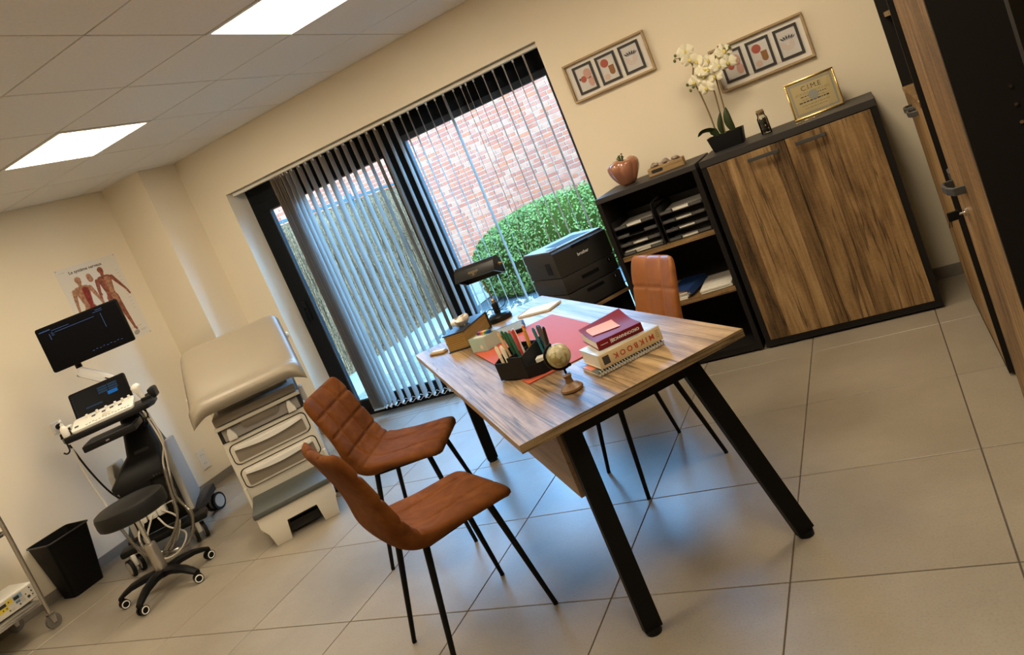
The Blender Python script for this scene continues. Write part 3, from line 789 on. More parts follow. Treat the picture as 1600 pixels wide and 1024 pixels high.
shell_chair('suede_chair', 'cognac suede chair with thin black legs nearest the camera', (0.757, -2.533), (0.53, 0.85), M_SUEDE, PROF, 0.212, (0.13, 0.27, 0.40, 0.515), (-0.42, 0.42), (-0.42, 0.42), 'visitor chairs')
shell_chair('suede_chair', 'cognac suede chair with quilted back beside the exam table', (0.173, -1.875), (0.944, 0.33), M_SUEDE, PROF, 0.212, (0.13, 0.27, 0.40, 0.515), (-0.36, 0.42), (-0.42, 0.42), 'visitor chairs')
PROF3 = [(-0.305, 0.875), (-0.282, 0.800), (-0.255, 0.700), (-0.225, 0.600), (-0.195, 0.535), (-0.120, 0.492), (0.0, 0.476), (0.12, 0.474), (0.185, 0.468), (0.215, 0.450)]
shell_chair('leather_chair', 'smooth tan leather chair pushed under the far side of the desk', (1.239, -1.572), (-0.72, -0.69), M_LEATHER, PROF3, 0.195, (0.18, 0.48), (-0.36, 0.36), (), feet=(0.20, 0.197), ribs=0.006)
# ------------------------------------------------------------------ medical equipment
RZ = math.atan2(0.72, 0.694)
M_CREAM = plain('cream_enamel', (0.66, 0.62, 0.53), 0.4)
M_VINYL = plain('beige_vinyl', (0.285, 0.245, 0.18), 0.42, bump=0.06, bscale=500)
M_TAUPE = plain('taupe_panel', (0.22, 0.185, 0.14), 0.5)
M_RUBBER = plain('grey_green_rubber', (0.075, 0.085, 0.08), 0.55, bump=0.15, bscale=300)
M_DARKGAP = plain('dark_gap', (0.012, 0.011, 0.010), 0.7)
M_WHITEP = plain('white_plastic', (0.84, 0.82, 0.76), 0.4)
M_GREYP = plain('grey_plastic', (0.36, 0.34, 0.31), 0.5)

et = thing('exam_table', 'cream examination table with beige vinyl pad, drawers and step', 'exam table', (-0.949, -1.619, 0), RZ)
CW, CY0 = 0.262, 0.36
g = G().box(-CW, CW, CY0, 1.28, 0.10, 0.592, bev=0.012)
g.box(-CW, -CW + 0.02, CY0 - 0.02, 1.0, 0.03, 0.30, bev=0.004, seg=1).box(CW - 0.02, CW, CY0 - 0.02, 1.0, 0.03, 0.30, bev=0.004, seg=1)
g.done('base_cabinet', M_CREAM, et)
G().box(-0.235, 0.235, CY0 + 0.05, 1.25, 0.0, 0.10).done('plinth', M_DARKGAP, et, smooth=False)
for k, (z0, z1) in enumerate(((0.447, 0.568), (0.290, 0.408))):
    gap = G().prism(rrect(-0.240, 0.240, z0 - 0.006, z1 + 0.006, 0.034), 'y', CY0 - 0.002, CY0 + 0.01).done('drawer', M_DARKGAP, et, label='dark gasket gap round the drawer')  # black gasket plate outlining the drawer front
    G().prism(rrect(-0.233, 0.233, z0, z1, 0.030), 'y', CY0 - 0.012, CY0 + 0.002, bev=0.004).done('drawer_front', M_CREAM, gap)
    G().prism(rrect(-0.212, 0.212, z0 + 0.012, z1 - 0.030, 0.010), 'y', CY0 - 0.0135, CY0 - 0.010).done('inlay', M_TAUPE, gap)
    # bowed pull along the top edge
    pts = [(-0.205, z1 - 0.030)] + [(-0.205 + 0.41 * i / 16, z1 - 0.030 - 0.020 * math.sin(PI * i / 16)) for i in range(17)] + [(0.205, z1 - 0.030), (0.205, z1 - 0.012), (-0.205, z1 - 0.012)]
    pts = [p for i, p in enumerate(pts) if i not in (0, 18)]
    G().prism(pts, 'y', CY0 - 0.026, CY0 - 0.011, bev=0.003).done('pull', M_WHITEP, gap)
step = [(-0.228, 0.192), (-0.228, 0.125), (-0.196, 0.085), (-0.186, 0.0), (-0.095, 0.0), (-0.086, 0.116), (0.097, 0.116), (0.10, 0.0), (0.190, 0.0), (0.203, 0.085), (0.214, 0.125), (0.214, 0.192)]
g = G().prism(step, 'y', 0.0, 0.030, bev=0.004)
for x0, x1 in ((-0.228, -0.205), (0.191, 0.214)): g.box(x0, x1, 0.028, 0.40, 0.10, 0.192)
g.done('step_body', M_CREAM, et)
G().box(-0.08, 0.09, 0.06, 0.11, 0.02, 0.07).box(-0.20, 0.20, 0.35, 0.40, 0.02, 0.19).done('step_underframe', M_DARKGAP, et, smooth=False)
G().box(-0.238, 0.222, -0.012, 0.372, 0.192, 0.226, bev=0.010).done('step_pad', M_RUBBER, et)
# mechanism between cabinet and pad
G().box(-0.258, 0.258, CY0 + 0.03, 1.22, 0.592, 0.690).done('top_housing', M_DARKGAP, et, smooth=False)
G().box(-0.235, 0.235, CY0 + 0.012, CY0 + 0.04, 0.600, 0.672, bev=0.004, seg=1).done('front_tray', M_GREYP, et)
G().prism(rrect(-0.115, 0.115, 0.640, 0.695, 0.02), 'y', CY0 - 0.012, CY0 + 0.02, bev=0.003).done('tray_pull', M_TAUPE, et)
G().box(-0.262, 0.262, CY0 - 0.030, CY0 + 0.02, 0.684, 0.706, bev=0.003, seg=1).done('paper_rail', M_CREAM, et)
G().box(-0.252, 0.252, CY0 - 0.025, CY0 + 0.70, 0.712, 0.762, bev=0.006).done('seat_board', M_TAUPE, et)
for x in (-0.188, 0.180):
    G().prism([(x - 0.024, 0.602), (x + 0.026, 0.602), (x + 0.026, 0.626), (x + 0.008, 0.672), (x - 0.008, 0.676), (x - 0.020, 0.650)], 'y', CY0 - 0.030, CY0 + 0.012, bev=0.005).done('stirrup_socket', M_WHITEP, et)
G().box(0.262, 0.292, CY0 + 0.02, CY0 + 0.10, 0.62, 0.72, bev=0.012).done('side_bracket', M_GREYP, et)
cur = catmull([(0, 0.205, 0.828), (0, 0.255, 0.862), (0, 0.345, 0.868), (0, 0.50, 0.948), (0, 0.70, 1.045), (0, 0.88, 1.118), (0, 0.965, 1.140)], 8)
def cur_at(u):
    f = u * (len(cur) - 1); i = min(int(f), len(cur) - 2); return cur[i].lerp(cur[i + 1], f - i), (cur[i + 1] - cur[i]).normalized()
def pad(sgn):
    def f(u, v):
        p, d = cur_at(u); n = Vector((0, -d.z, d.y)); lat = 2 * v - 1
        eu = (1 - abs(2 * u - 1) ** 9) ** 0.5; ev = (1 - abs(lat) ** 9) ** 0.5
        hw = 0.330 + 0.010 * (1 - u)
        # rounded far corners
        if u > 0.84: hw *= 0.86 + 0.14 * max(0.0, 1 - ((u - 0.84) / 0.16) ** 2.2) ** 0.5
        e = eu * ev
        ht = 0.046 * e * (1.0 if sgn > 0 else 0.9)
        dip = -0.010 * math.exp(-((u - 0.23) / 0.035) ** 2) * ev if sgn > 0 else 0
        ear = 0.0
        if abs(lat) > 0.72 and u < 0.22: ear = -0.058 * ((abs(lat) - 0.72) / 0.28) ** 1.5 * (1 - u / 0.22)
        return Vector((lat * hw, p.y, p.z + ear)) + n * (sgn * ht + dip)
    return f
g = G().grid(pad(1), 60, 40).grid(pad(-1), 60, 40)
bmesh.ops.remove_doubles(g.bm, verts=g.bm.verts, dist=0.0004)
g.done('pad', M_VINYL, et, ang=80)
G().box(-0.22, 0.22, 0.48, 0.90, 0.76, 0.80).prism([(0.5, 0.79), (0.92, 0.79), (0.92, 1.05), (0.86, 1.05)], 'x', -0.2, 0.2).done('back_support', M_GREYP, et, smooth=False)
for x, y, z in ((-0.338, 0.53, 0.905), (0.338, 0.72, 1.015)):
    G().ball((x, y, z), 0.022, 0.7, 1.3, 1).done('release_knob', M_WHITEP, et)

# ------------------------------------------------------------------ ultrasound cart
M_SCREEN = plain('screen_glass', (0.004, 0.004, 0.005), 0.35, spec=0.04)
M_BEZEL = plain('screen_bezel', (0.005, 0.005, 0.005), 0.4, spec=0.06)
M_UI1 = emit('ui_blue', (0.10, 0.16, 0.32), 0.55)
M_UI2 = emit('ui_bright_blue', (0.03, 0.20, 0.55), 0.6)
M_UI3 = emit('ui_dim', (0.05, 0.085, 0.13), 0.5)
M_CARTBLK = plain('cart_black', (0.009, 0.009, 0.009), 0.45, spec=0.2)
M_CARTGRY = plain('cart_grey_side', (0.42, 0.40, 0.36), 0.45)
M_CABLE = plain('probe_cable', (0.60, 0.55, 0.47), 0.45)
M_WRAP = glassy('plastic_wrap', (0.88, 0.88, 0.86), 0.16, 0.15)
uc = thing('ultrasound_cart', 'wheeled ultrasound machine with two screens and cables', 'ultrasound cart', (-2.225, -1.665, 0), RZ)
# wheels
def twin(x, y, r, side, yaw=0.0):
    t_ = G()
    M = Tm(x, y, 0) @ Rm(yaw, 'Z')
    for sx in side: t_.cyl((sx * 0.030 - 0.011, 0, r), (sx * 0.030 + 0.011, 0, r), r, n=28, M=M)
    w = t_.done('caster_wheel', M_CARTBLK, uc)
    c_ = G()
    for sx in side:
        for k in (-1, 1): c_.cyl((sx * 0.030 + k * 0.011, 0, r), (sx * 0.030 + k * 0.0135, 0, r), r * 0.74, n=24, M=M)
    c_.done('wheel_cap', M_CARTGRY, w)
    G().box(-0.014, 0.014, -0.03, 0.03, r, 2 * r + 0.02, bev=0.005, M=M).done('caster_fork', M_WHITEP, w)
twin(-0.150, -0.035, 0.055, (-1, 1), 0.5)
twin(0.255, -0.020, 0.055, (-1, 1), 0.3)
twin(0.330, 0.500, 0.062, (-1, 1), -0.6)
twin(-0.200, 0.500, 0.062, (-1, 1), 0.2)
g = G().box(-0.205, 0.340, -0.060, 0.075, 0.125, 0.168, bev=0.014)
for x0, x1, x2, x3 in ((-0.16, -0.09, -0.235, -0.165), (0.22, 0.29, 0.295, 0.365)):
    g.prism([(x0, 0.05), (x1, 0.05), (x3, 0.55), (x2, 0.55)], 'z', 0.13, 0.185, bev=0.008)
g.done('wheel_base', M_CARTBLK, uc)
G().box(-0.085, 0.225, 0.06, 0.55, 0.168, 0.52, bev=0.012).done('body', M_CARTBLK, uc)
for x0, x1, nm in ((0.225, 0.268, 'side_panel'), (-0.125, -0.085, 'side_panel')):
    G().prism([(0.09, 0.175), (0.56, 0.175), (0.56, 0.63), (0.25, 0.66), (0.17, 0.60)], 'x', x0, x1, bev=0.008).done(nm, M_CARTGRY, uc)
# shoulder and neck
def loft(sections, name, mat, parent):
    g = G(); rings = []
    for (x0, x1, y0, y1, z, r_) in sections: rings.append([g.bm.verts.new((a, b, z)) for a, b in rrect(x0, x1, y0, y1, r_, 4)])
    for A, B in zip(rings, rings[1:]):
        n = len(A)
        for i in range(n): g.bm.faces.new((A[i], A[(i + 1) % n], B[(i + 1) % n], B[i]))
    g.bm.faces.new(rings[0][::-1]); g.bm.faces.new(rings[-1])
    return g.done(name, mat, parent, ang=40)
loft([(-0.105, 0.225, 0.03, 0.54, 0.50, 0.02), (-0.105, 0.225, 0.03, 0.54, 0.545, 0.02), (-0.02, 0.235, 0.09, 0.50, 0.635, 0.03), (0.03, 0.242, 0.13, 0.42, 0.68, 0.03), (0.055, 0.235, 0.17, 0.36, 0.80, 0.03), (0.07, 0.205, 0.20, 0.33, 0.86, 0.03), (0.08, 0.195, 0.18, 0.32, 0.95, 0.03)], 'neck', M_CARTBLK, uc)
G().prism(rrect(0.085, 0.175, 0.655, 0.695, 0.012), 'y', 0.125, 0.150).done('neck_slot', M_DARKGAP, uc)
G().box(-0.06, 0.12, 0.024, 0.036, 0.44, 0.50, bev=0.004, seg=1).done('disc_slot', M_BLACKP, uc)
g = G()
for k in range(3): g.cyl((0.15 + 0.018 * k, 0.026, 0.515), (0.15 + 0.018 * k, 0.034, 0.515), 0.006 - 0.0012 * k, n=10)
g.done('buttons', M_STEEL_DK, uc, kind='stuff')
for k, x in enumerate((-0.02, 0.045, 0.105)):
    G().box(x - 0.028, x + 0.028, 0.0, 0.062, 0.262, 0.330, bev=0.008).done('probe_plug', M_WHITEP, uc)
# pull-out keyboard
kb = G().box(-0.100, 0.212, -0.130, 0.16, 0.850, 0.892, bev=0.008).done('keyboard_drawer', M_CARTBLK, uc)
G().box(-0.090, 0.200, -0.120, 0.10, 0.892, 0.896).done('keyboard_plate', plain('keyboard_grey', (0.09, 0.09, 0.10), 0.45), kb, smooth=False)
G().box(0.035, 0.055, -0.133, -0.129, 0.866, 0.874).done('badge', M_STEEL, kb, smooth=False)
# console
g = G().prism([(-0.19, -0.06), (-0.165, -0.125), (-0.09, -0.150), (0.26, -0.150), (0.33, -0.125), (0.358, -0.06), (0.350, 0.14), (0.30, 0.22), (-0.13, 0.22), (-0.18, 0.14)], 'z', 0.945, 0.985, bev=0.010)
g.done('console', M_CARTBLK, uc)
for sx, x in ((-1, -0.165), (1, 0.322)):
    g = G().box(x - 0.032, x + 0.032, -0.055, 0.155, 0.978, 0.990, bev=0.004, seg=1)
    for y in (-0.04, 0.05, 0.14): g.box(x - 0.030, x + 0.030, y - 0.012, y + 0.012, 0.985, 1.012, bev=0.004, seg=1)
    g.done('probe_rack', M_CARTBLK, uc)
G().box(0.330, 0.375, 0.02, 0.16, 0.975, 1.045, bev=0.012).done('probe_holder', M_CARTBLK, uc)
# sloping white control panel
PM = Tm(0.072, -0.135, 0.990) @ Rm(R(15), 'X')
pn = G().prism(rrect(-0.182, 0.182, 0.0, 0.185, 0.02), 'z', -0.006, 0.012, M=PM, bev=0.004).done('control_panel', M_WHITEP, uc)
kr = random.Random(2)
for k, (x, y) in enumerate(((-0.095, 0.135), (-0.035, 0.140), (0.020, 0.140), (0.075, 0.145), (0.118, 0.148), (0.158, 0.150))):
    G().cyl((x, y, 0.012), (x, y, 0.034), 0.0085, 0.0075, n=14, M=PM).done('knob', M_WHITEP, pn)
for k, (x, y) in enumerate(((-0.155, 0.055), (-0.060, 0.120), (0.000, 0.122), (0.048, 0.130), (0.100, 0.112))):
    G().box(x - 0.012, x + 0.012, y - 0.010, y + 0.010, 0.012, 0.016, bev=0.002, M=PM, seg=1).done('key_button', M_GREYP if k > 4 else M_STEEL_DK, pn)
G().lathe([(0, 0.012), (0.026, 0.012), (0.024, 0.016), (0.014, 0.018), (0, 0.022)], 20, M=PM @ Tm(0.02, 0.065, 0)).done('trackball', M_CREAM, pn)
g = G()
for k in range(14): g.box(-0.10 + 0.019 * k, -0.087 + 0.019 * k, 0.020 + 0.006 * (k % 3), 0.030 + 0.006 * (k % 3), 0.012, 0.014, M=PM)
g.done('small_keys', M_GREYP, pn, smooth=False, kind='stuff')
# touch screen
TM = Tm(0.072, 0.045, 1.022) @ Rm(R(68), 'X')
ts = G().prism(rrect(-0.172, 0.172, 0.0, 0.195, 0.012), 'z', -0.012, 0.004, M=TM, bev=0.002).done('touch_screen', M_BEZEL, uc)
G().box(-0.164, 0.164, 0.008, 0.187, 0.004, 0.0046, M=TM).done('screen', M_SCREEN, ts, smooth=False)
g = G().box(0.045, 0.105, 0.095, 0.118, 0.0047, 0.0052, M=TM); g.done('blue_button', M_UI2, ts, smooth=False)
g = G()
for i in range(2):
    for j in range(3): g.box(-0.005 + 0.062 * i, 0.052 + 0.062 * i, 0.122 + 0.016 * j, 0.134 + 0.016 * j, 0.0047, 0.0052, M=TM)
g.box(-0.10, 0.0, 0.062, 0.072, 0.0047, 0.0052, M=TM)
for k in range(8): g.box(-0.158, -0.153, 0.035 + 0.018 * k, 0.039 + 0.018 * k, 0.0047, 0.0052, M=TM)
g.done('screen_menu', M_UI3, ts, smooth=False, kind='stuff')
# main monitor on its arm
g = G().tube([(0.14, 0.24, 0.97), (0.14, 0.25, 1.19)], 0.022, 12)
g.done('arm_post', M_CARTBLK, uc)
AMX = Matrix.Translation((0.069, 0.252, 1.248)) @ Matrix.Rotation(math.atan2(1.318 - 1.178, 0.162), 4, 'Y')
am = G().prism(rrect(-0.112, 0.112, -0.030, 0.030, 0.026), 'y', -0.022, 0.026, M=AMX, bev=0.006).done('monitor_arm', plain('arm_white', (0.90, 0.90, 0.89), 0.45), uc)
G().prism(rrect(-0.108, 0.108, -0.034, -0.022, 0.005), 'y', -0.016, 0.020, M=AMX).done('underside_shade', M_GREYP, am)  # grey strip standing in for the shade along the arm's underside
G().box(0.055, 0.085, -0.0235, -0.020, -0.004, 0.004, M=AMX).done('arm_slot', M_DARKGAP, am, smooth=False)
G().cyl((0.002, 0.250, 1.338), (0.002, 0.250, 1.40), 0.020, n=14).box(-0.03, 0.04, 0.205, 0.25, 1.37, 1.44).done('arm_joint', M_CARTBLK, uc)
MO = Tm(0.130, 0.200, 1.516) @ Rm(R(-4), 'X')
mo = G().prism(rrect(-0.252, 0.252, -0.150, 0.150, 0.012), 'y', -0.014, 0.014, M=MO, bev=0.003).done('monitor', M_BEZEL, uc)
G().box(-0.242, 0.242, -0.0155, -0.0140, -0.138, 0.140, M=MO).done('screen', M_SCREEN, mo, smooth=False)
g = G().box(-0.15, 0.09, -0.0162, -0.0156, 0.0925, 0.0955, M=MO)
g.box(-0.185, -0.181, -0.0162, -0.0156, 0.055, 0.095, M=MO).box(-0.235, -0.17, -0.0162, -0.0156, 0.118, 0.124, M=MO).box(-0.165, -0.06, -0.0162, -0.0156, 0.108, 0.111, M=MO)
for k in range(5): g.box(-0.172, -0.160 + 0.004 * (k % 2), -0.0162, -0.0156, 0.078 + 0.009 * (k % 3), 0.081 + 0.009 * (k % 3), M=MO)
g.box(0.13, 0.133, -0.0162, -0.0156, 0.0, 0.10, M=MO).box(0.09, 0.15, -0.0162, -0.0156, 0.115, 0.118, M=MO).box(0.11, 0.15, -0.0162, -0.0156, 0.126, 0.130, M=MO)
for k in range(9): g.box(0.0 + 0.022 * k, 0.012 + 0.022 * k, -0.0162, -0.0156, -0.112 + 0.004 * (k % 2), -0.109 + 0.004 * (k % 2), M=MO)
g.done('screen_traces', M_UI1, mo, smooth=False, kind='stuff')
# probe on the right, hooks and cables
g = G().lathe([(0, 0), (0.014, 0.0), (0.017, 0.03), (0.020, 0.055), (0.030, 0.075), (0.032, 0.092), (0.020, 0.108), (0.0, 0.112)], 16, M=Tm(0.295, 0.03, 1.000) @ Rm(R(-8), 'Y'), sy=0.75)
g.done('probe', M_WHITEP, uc)
G().lathe([(0, 0), (0.014, 0), (0.016, 0.05), (0.012, 0.07), (0, 0.072)], 14, M=Tm(0.268, 0.12, 1.03)).done('probe', M_WHITEP, uc)
for x in (-0.165, 0.300):
    G().tube(catmull([(x, -0.10, 0.95), (x, -0.11, 0.905), (x - 0.018, -0.115, 0.892), (x - 0.034, -0.115, 0.905)], 5), 0.005, 8).done('cable_hook', M_CARTBLK, uc)
cables = [
    [(0.285, -0.10, 0.93), (0.300, -0.09, 0.70), (0.262, -0.08, 0.52), (0.235, -0.10, 0.36), (0.275, -0.13, 0.20), (0.190, -0.16, 0.06), (0.05, -0.15, 0.075), (-0.02, -0.10, 0.17), (0.045, 0.0, 0.29)],
    [(0.305, -0.10, 0.92), (0.310, -0.09, 0.72), (0.250, -0.07, 0.58), (0.225, -0.10, 0.42), (0.20, -0.14, 0.24), (0.10, -0.15, 0.12), (-0.02, -0.15, 0.06), (-0.06, -0.08, 0.20), (-0.02, 0.0, 0.29)],
    [(-0.150, -0.11, 0.91), (-0.150, -0.10, 0.70), (-0.130, -0.10, 0.50), (-0.110, -0.12, 0.32), (-0.060, -0.15, 0.14), (0.02, -0.15, 0.05), (0.12, -0.15, 0.10), (0.19, -0.10, 0.22), (0.105, 0.0, 0.30)],
    [(-0.02, 0.0, 0.27), (-0.03, -0.10, 0.18), (0.03, -0.17, 0.05), (0.14, -0.18, 0.05), (0.20, -0.13, 0.12), (0.12, -0.10, 0.20), (0.08, -0.05, 0.27)]]
for c_ in cables:
    G().tube(catmull(c_, 8), 0.0058, 8).done('probe_cable', M_CABLE, uc)
wr = random.Random(4)
for c_ in cables[:3]:
    P = catmull(c_, 10)
    G().tube(P[22:70], [0.011 + wr.uniform(-0.002, 0.004) for _ in P[22:70]], 9).done('plastic_sleeve', M_WRAP, uc)
G().tube(catmull([(-0.170, -0.05, 0.93), (-0.150, 0.0, 0.72), (-0.110, 0.05, 0.52), (-0.05, 0.1, 0.40), (-0.02, 0.2, 0.30)], 8), 0.006, 8).done('power_cable', M_CARTBLK, uc)
for k, dx in enumerate((0.0, 0.02, 0.04)):
    G().tube(catmull([(0.215 + dx, 0.06, 0.95), (0.235 + dx, 0.05, 0.89), (0.225 + dx * 0.5, 0.08, 0.84), (0.20, 0.14, 0.82)], 6), 0.005, 8).done('loop_cable', M_CARTBLK, uc)

def cart_pt(x, y, z):
    c_, s_ = math.cos(RZ), math.sin(RZ); return (-2.225 + x * c_ - y * s_, -1.665 + x * s_ + y * c_, z)
gb = thing('gel_bottle', 'small white gel pump bottle standing on the ultrasound console', 'bottle', cart_pt(-0.150, -0.085, 0.985), RZ)
G().lathe([(0, 0), (0.019, 0), (0.021, 0.006), (0.021, 0.052), (0.016, 0.066), (0.009, 0.072), (0, 0.072)], 18).done('bottle_body', M_WHITEP, gb)
G().lathe([(0, 0.072), (0.010, 0.072), (0.010, 0.086), (0.004, 0.088), (0.004, 0.100), (0.012, 0.101), (0.011, 0.110), (0, 0.111)], 14).done('pump', M_WHITEP, gb)
gp = thing('cover_dispenser', 'white probe cover dispenser lying left of the control panel', 'dispenser', cart_pt(-0.140, 0.005, 0.9905), RZ)
G().box(-0.016, 0.016, -0.022, 0.022, 0.0, 0.050, bev=0.006).done('dispenser_body', M_WHITEP, gp)
G().box(-0.008, 0.008, -0.0235, -0.021, 0.020, 0.038).done('label_patch', M_STEEL_DK, gp, smooth=False)

# ------------------------------------------------------------------ stool, bin, trolley
M_SEATBLK = plain('black_vinyl', (0.013, 0.013, 0.013), 0.5, spec=0.25, bump=0.08, bscale=400)
st = thing('swivel_stool', 'round black swivel stool on five star castor base', 'stool', (-1.715, -2.010, 0), 0)
G().lathe([(0, 0.466), (0.175, 0.466), (0.186, 0.474), (0.190, 0.492), (0.190, 0.535), (0.184, 0.552), (0.166, 0.561), (0, 0.564)], 48).done('seat_cushion', M_SEATBLK, st)
G().lathe([(0, 0.452), (0.06, 0.452), (0.06, 0.466), (0, 0.466)], 20).done('seat_plate', M_BLACKM, st)
G().cyl((0, 0, 0.26), (0, 0, 0.455), 0.014, n=16).done('gas_lift', M_CHROME, st)
G().lathe([(0, 0.115), (0.034, 0.115), (0.034, 0.27), (0.029, 0.285), (0, 0.285)], 24).done('lift_sleeve', M_STEEL, st)
G().tube([(0.03, 0.02, 0.462), (0.12, 0.09, 0.458), (0.17, 0.13, 0.456)], 0.005, 8).done('height_lever', M_CHROME, st)
G().lathe([(0, 0.078), (0.042, 0.078), (0.046, 0.10), (0.040, 0.122), (0, 0.124)], 24).done('hub', M_BLACKP, st)
for k in range(5):
    a = R(-142.3 + 72 * k); ca, sa = math.cos(a), math.sin(a)
    M = Rm(a, 'Z')
    g = G()
    secs = [(0.03, 0.105, 0.030, 0.020), (0.10, 0.108, 0.026, 0.018), (0.18, 0.098, 0.023, 0.016), (0.235, 0.078, 0.021, 0.013), (0.268, 0.062, 0.017, 0.010)]
    rings = []
    for x, z, w, h in secs: rings.append([g.bm.verts.new(M @ Vector((x, y_ * w, z + z_ * h))) for y_, z_ in ((-1, -1), (-1, 0.4), (-0.5, 1), (0.5, 1), (1, 0.4), (1, -1))])
    for A, B in zip(rings, rings[1:]):
        for i in range(6): g.bm.faces.new((A[i], A[(i + 1) % 6], B[(i + 1) % 6], B[i]))
    g.bm.faces.new(rings[0][::-1]); g.bm.faces.new(rings[-1])
    lg = g.done('base_leg', M_BLACKP, st, ang=50)
    CM = Tm(0.254 * ca, 0.254 * sa, 0) @ Rm(a + R((35, -20, 60, 10, 80)[k]), 'Z')
    g = G()
    for sy in (-1, 1): g.cyl((0, sy * 0.015 - 0.007, 0.026), (0, sy * 0.015 + 0.007, 0.026), 0.026, n=22, M=CM)
    g.cyl((0, 0, 0.03), (0, 0, 0.06), 0.011, n=10, M=CM)
    w = g.done('caster', M_BLACKP, lg)
    g = G()
    for sy in (-1, 1):
        g.tube([(0.0190 * math.cos(2 * PI * q / 24), sy * 0.0225, 0.026 + 0.0190 * math.sin(2 * PI * q / 24)) for q in range(25)], 0.0032, 6, M=CM)
    g.done('caster_ring', M_WHITEP, lg)

bn = thing('waste_bin', 'black plastic waste bin standing against the left wall', 'waste bin', (-2.79, -1.880, 0))
def binloft():
    g = G(); secs = [(-0.082, 0.072, -0.104, 0.104, 0.0), (-0.125, 0.140, -0.138, 0.135, 0.400)]
    R_ = []
    for (x0, x1, y0, y1, z) in secs: R_.append([g.bm.verts.new((a, b, z)) for a, b in rrect(x0, x1, y0, y1, 0.028, 5)])
    I = []
    for (x0, x1, y0, y1, z) in ((-0.122, 0.137, -0.135, 0.132, 0.400), (-0.079, 0.069, -0.101, 0.101, 0.004)): I.append([g.bm.verts.new((a, b, z)) for a, b in rrect(x0, x1, y0, y1, 0.027, 5)])
    seq = R_ + I
    for A, B in zip(seq, seq[1:]):
        n = len(A)
        for i in range(n): g.bm.faces.new((A[i], A[(i + 1) % n], B[(i + 1) % n], B[i]))
    g.bm.faces.new(seq[0][::-1]); g.bm.faces.new(seq[-1])
    return g
binloft().done('bin_body', plain('bin_black', (0.006, 0.006, 0.006), 0.5, spec=0.12), bn, fix=True)
rim = [(a, b, 0.397) for a, b in rrect(-0.128, 0.143, -0.141, 0.138, 0.03, 5)]
G().tube(rim + rim[:1], 0.0055, 8).done('rim', plain('bin_rim', (0.02, 0.02, 0.02), 0.45), bn)

tr = thing('instrument_trolley', 'chromed steel instrument trolley at the left picture edge', 'trolley', (-2.455, -2.270, 0))
LX, LY = -0.42, -0.66
for x, y in ((0, 0), (LX, 0), (0, LY), (LX, LY)):
    sy = 1 if y == 0 else -1
    G().tube(catmull([(x, y, 0.105), (x, y, 0.70), (x, y - sy * 0.012, 0.748), (x, y - sy * 0.05, 0.772)], 6), 0.0125, 14).done('post', M_STEEL, tr)
    w = G().cyl((x - 0.011, y, 0.042), (x + 0.011, y, 0.042), 0.042, n=24).done('caster', plain('grey_rubber', (0.14, 0.13, 0.115), 0.6, spec=0.2), tr)
    g = G()
    for sx in (-1, 1): g.prism([(y - 0.018, 0.088), (y + 0.018, 0.088), (y + 0.010, 0.034), (y - 0.010, 0.034)], 'x', x + sx * 0.016 - 0.0015, x + sx * 0.016 + 0.0015)
    g.box(x - 0.0175, x + 0.0175, y - 0.018, y + 0.018, 0.084, 0.092).cyl((x, y, 0.09), (x, y, 0.112), 0.010, n=12)
    g.done('caster_fork', M_STEEL, w)
for z, nm in ((0.178, 'shelf'), (0.640, 'shelf')):
    s_ = G().box(LX, 0.0, LY, 0.0, z, z + 0.004).done(nm, M_STEEL, tr, smooth=False)
    g = G().box(-0.012, -0.008, LY, 0, z - 0.014, z + 0.016).box(LX + 0.008, LX + 0.012, LY, 0, z - 0.014, z + 0.016).box(LX, 0, -0.012, -0.008, z - 0.014, z + 0.016).box(LX, 0, LY + 0.008, LY + 0.012, z - 0.014, z + 0.016)
    g.done('shelf_lip', M_CHROME, s_, smooth=False)
for y in (0.0, LY): G().tube([(LX, y, 0.68), (0.02, y, 0.68)], 0.006, 10).done('guard_rail', M_STEEL, tr)
dv = thing('electrosurgery_unit', 'white medical control unit with yellow and blue panels on the trolley', 'medical device', (-2.575, -2.225, 0.182))
G().box(-0.24, 0.0, -0.38, 0.0, 0.008, 0.108, bev=0.004, seg=1).done('housing', M_WHITEP, dv)
fp = G().box(0.0, 0.003, -0.372, -0.008, 0.014, 0.098).done('front_panel', plain('panel_cream', (0.55, 0.52, 0.45), 0.5), dv, smooth=False)
for x, y in ((-0.03, -0.03), (-0.21, -0.03), (-0.03, -0.35), (-0.21, -0.35)): G().cyl((x, y, 0), (x, y, 0.009), 0.010, n=12).done('foot', M_BLACKP, dv)
M_YEL = plain('panel_yellow', (0.62, 0.47, 0.04), 0.5); M_BLU = plain('panel_blue', (0.20, 0.30, 0.40), 0.5)
G().box(0.003, 0.004, -0.160, -0.128, 0.064, 0.092).box(0.003, 0.004, -0.25, -0.160, 0.040, 0.068).done('yellow_field', M_YEL, fp, smooth=False)
G().box(0.003, 0.004, -0.122, -0.072, 0.064, 0.092).box(0.003, 0.004, -0.118, -0.090, 0.042, 0.060).done('blue_field', M_BLU, fp, smooth=False)
G().box(0.004, 0.005, -0.120, -0.090, 0.066, 0.084).done('display', M_DARKGAP, fp, smooth=False)
G().box(0.004, 0.005, -0.205, -0.165, 0.066, 0.084).done('display', M_DARKGAP, fp, smooth=False)
for y, z, r_ in ((-0.045, 0.040, 0.0085), (-0.025, 0.085, 0.004), (-0.022, 0.062, 0.004), (-0.022, 0.040, 0.004), (-0.055, 0.062, 0.0035), (-0.10, 0.050, 0.004), (-0.112, 0.050, 0.004), (-0.10, 0.030, 0.005), (-0.15, 0.078, 0.004), (-0.17, 0.052, 0.004), (-0.19, 0.052, 0.004), (-0.16, 0.030, 0.004)):
    G().cyl((0.003, y, z), (0.006, y, z), r_, n=12).done('button', M_STEEL_DK, fp)
g = G()
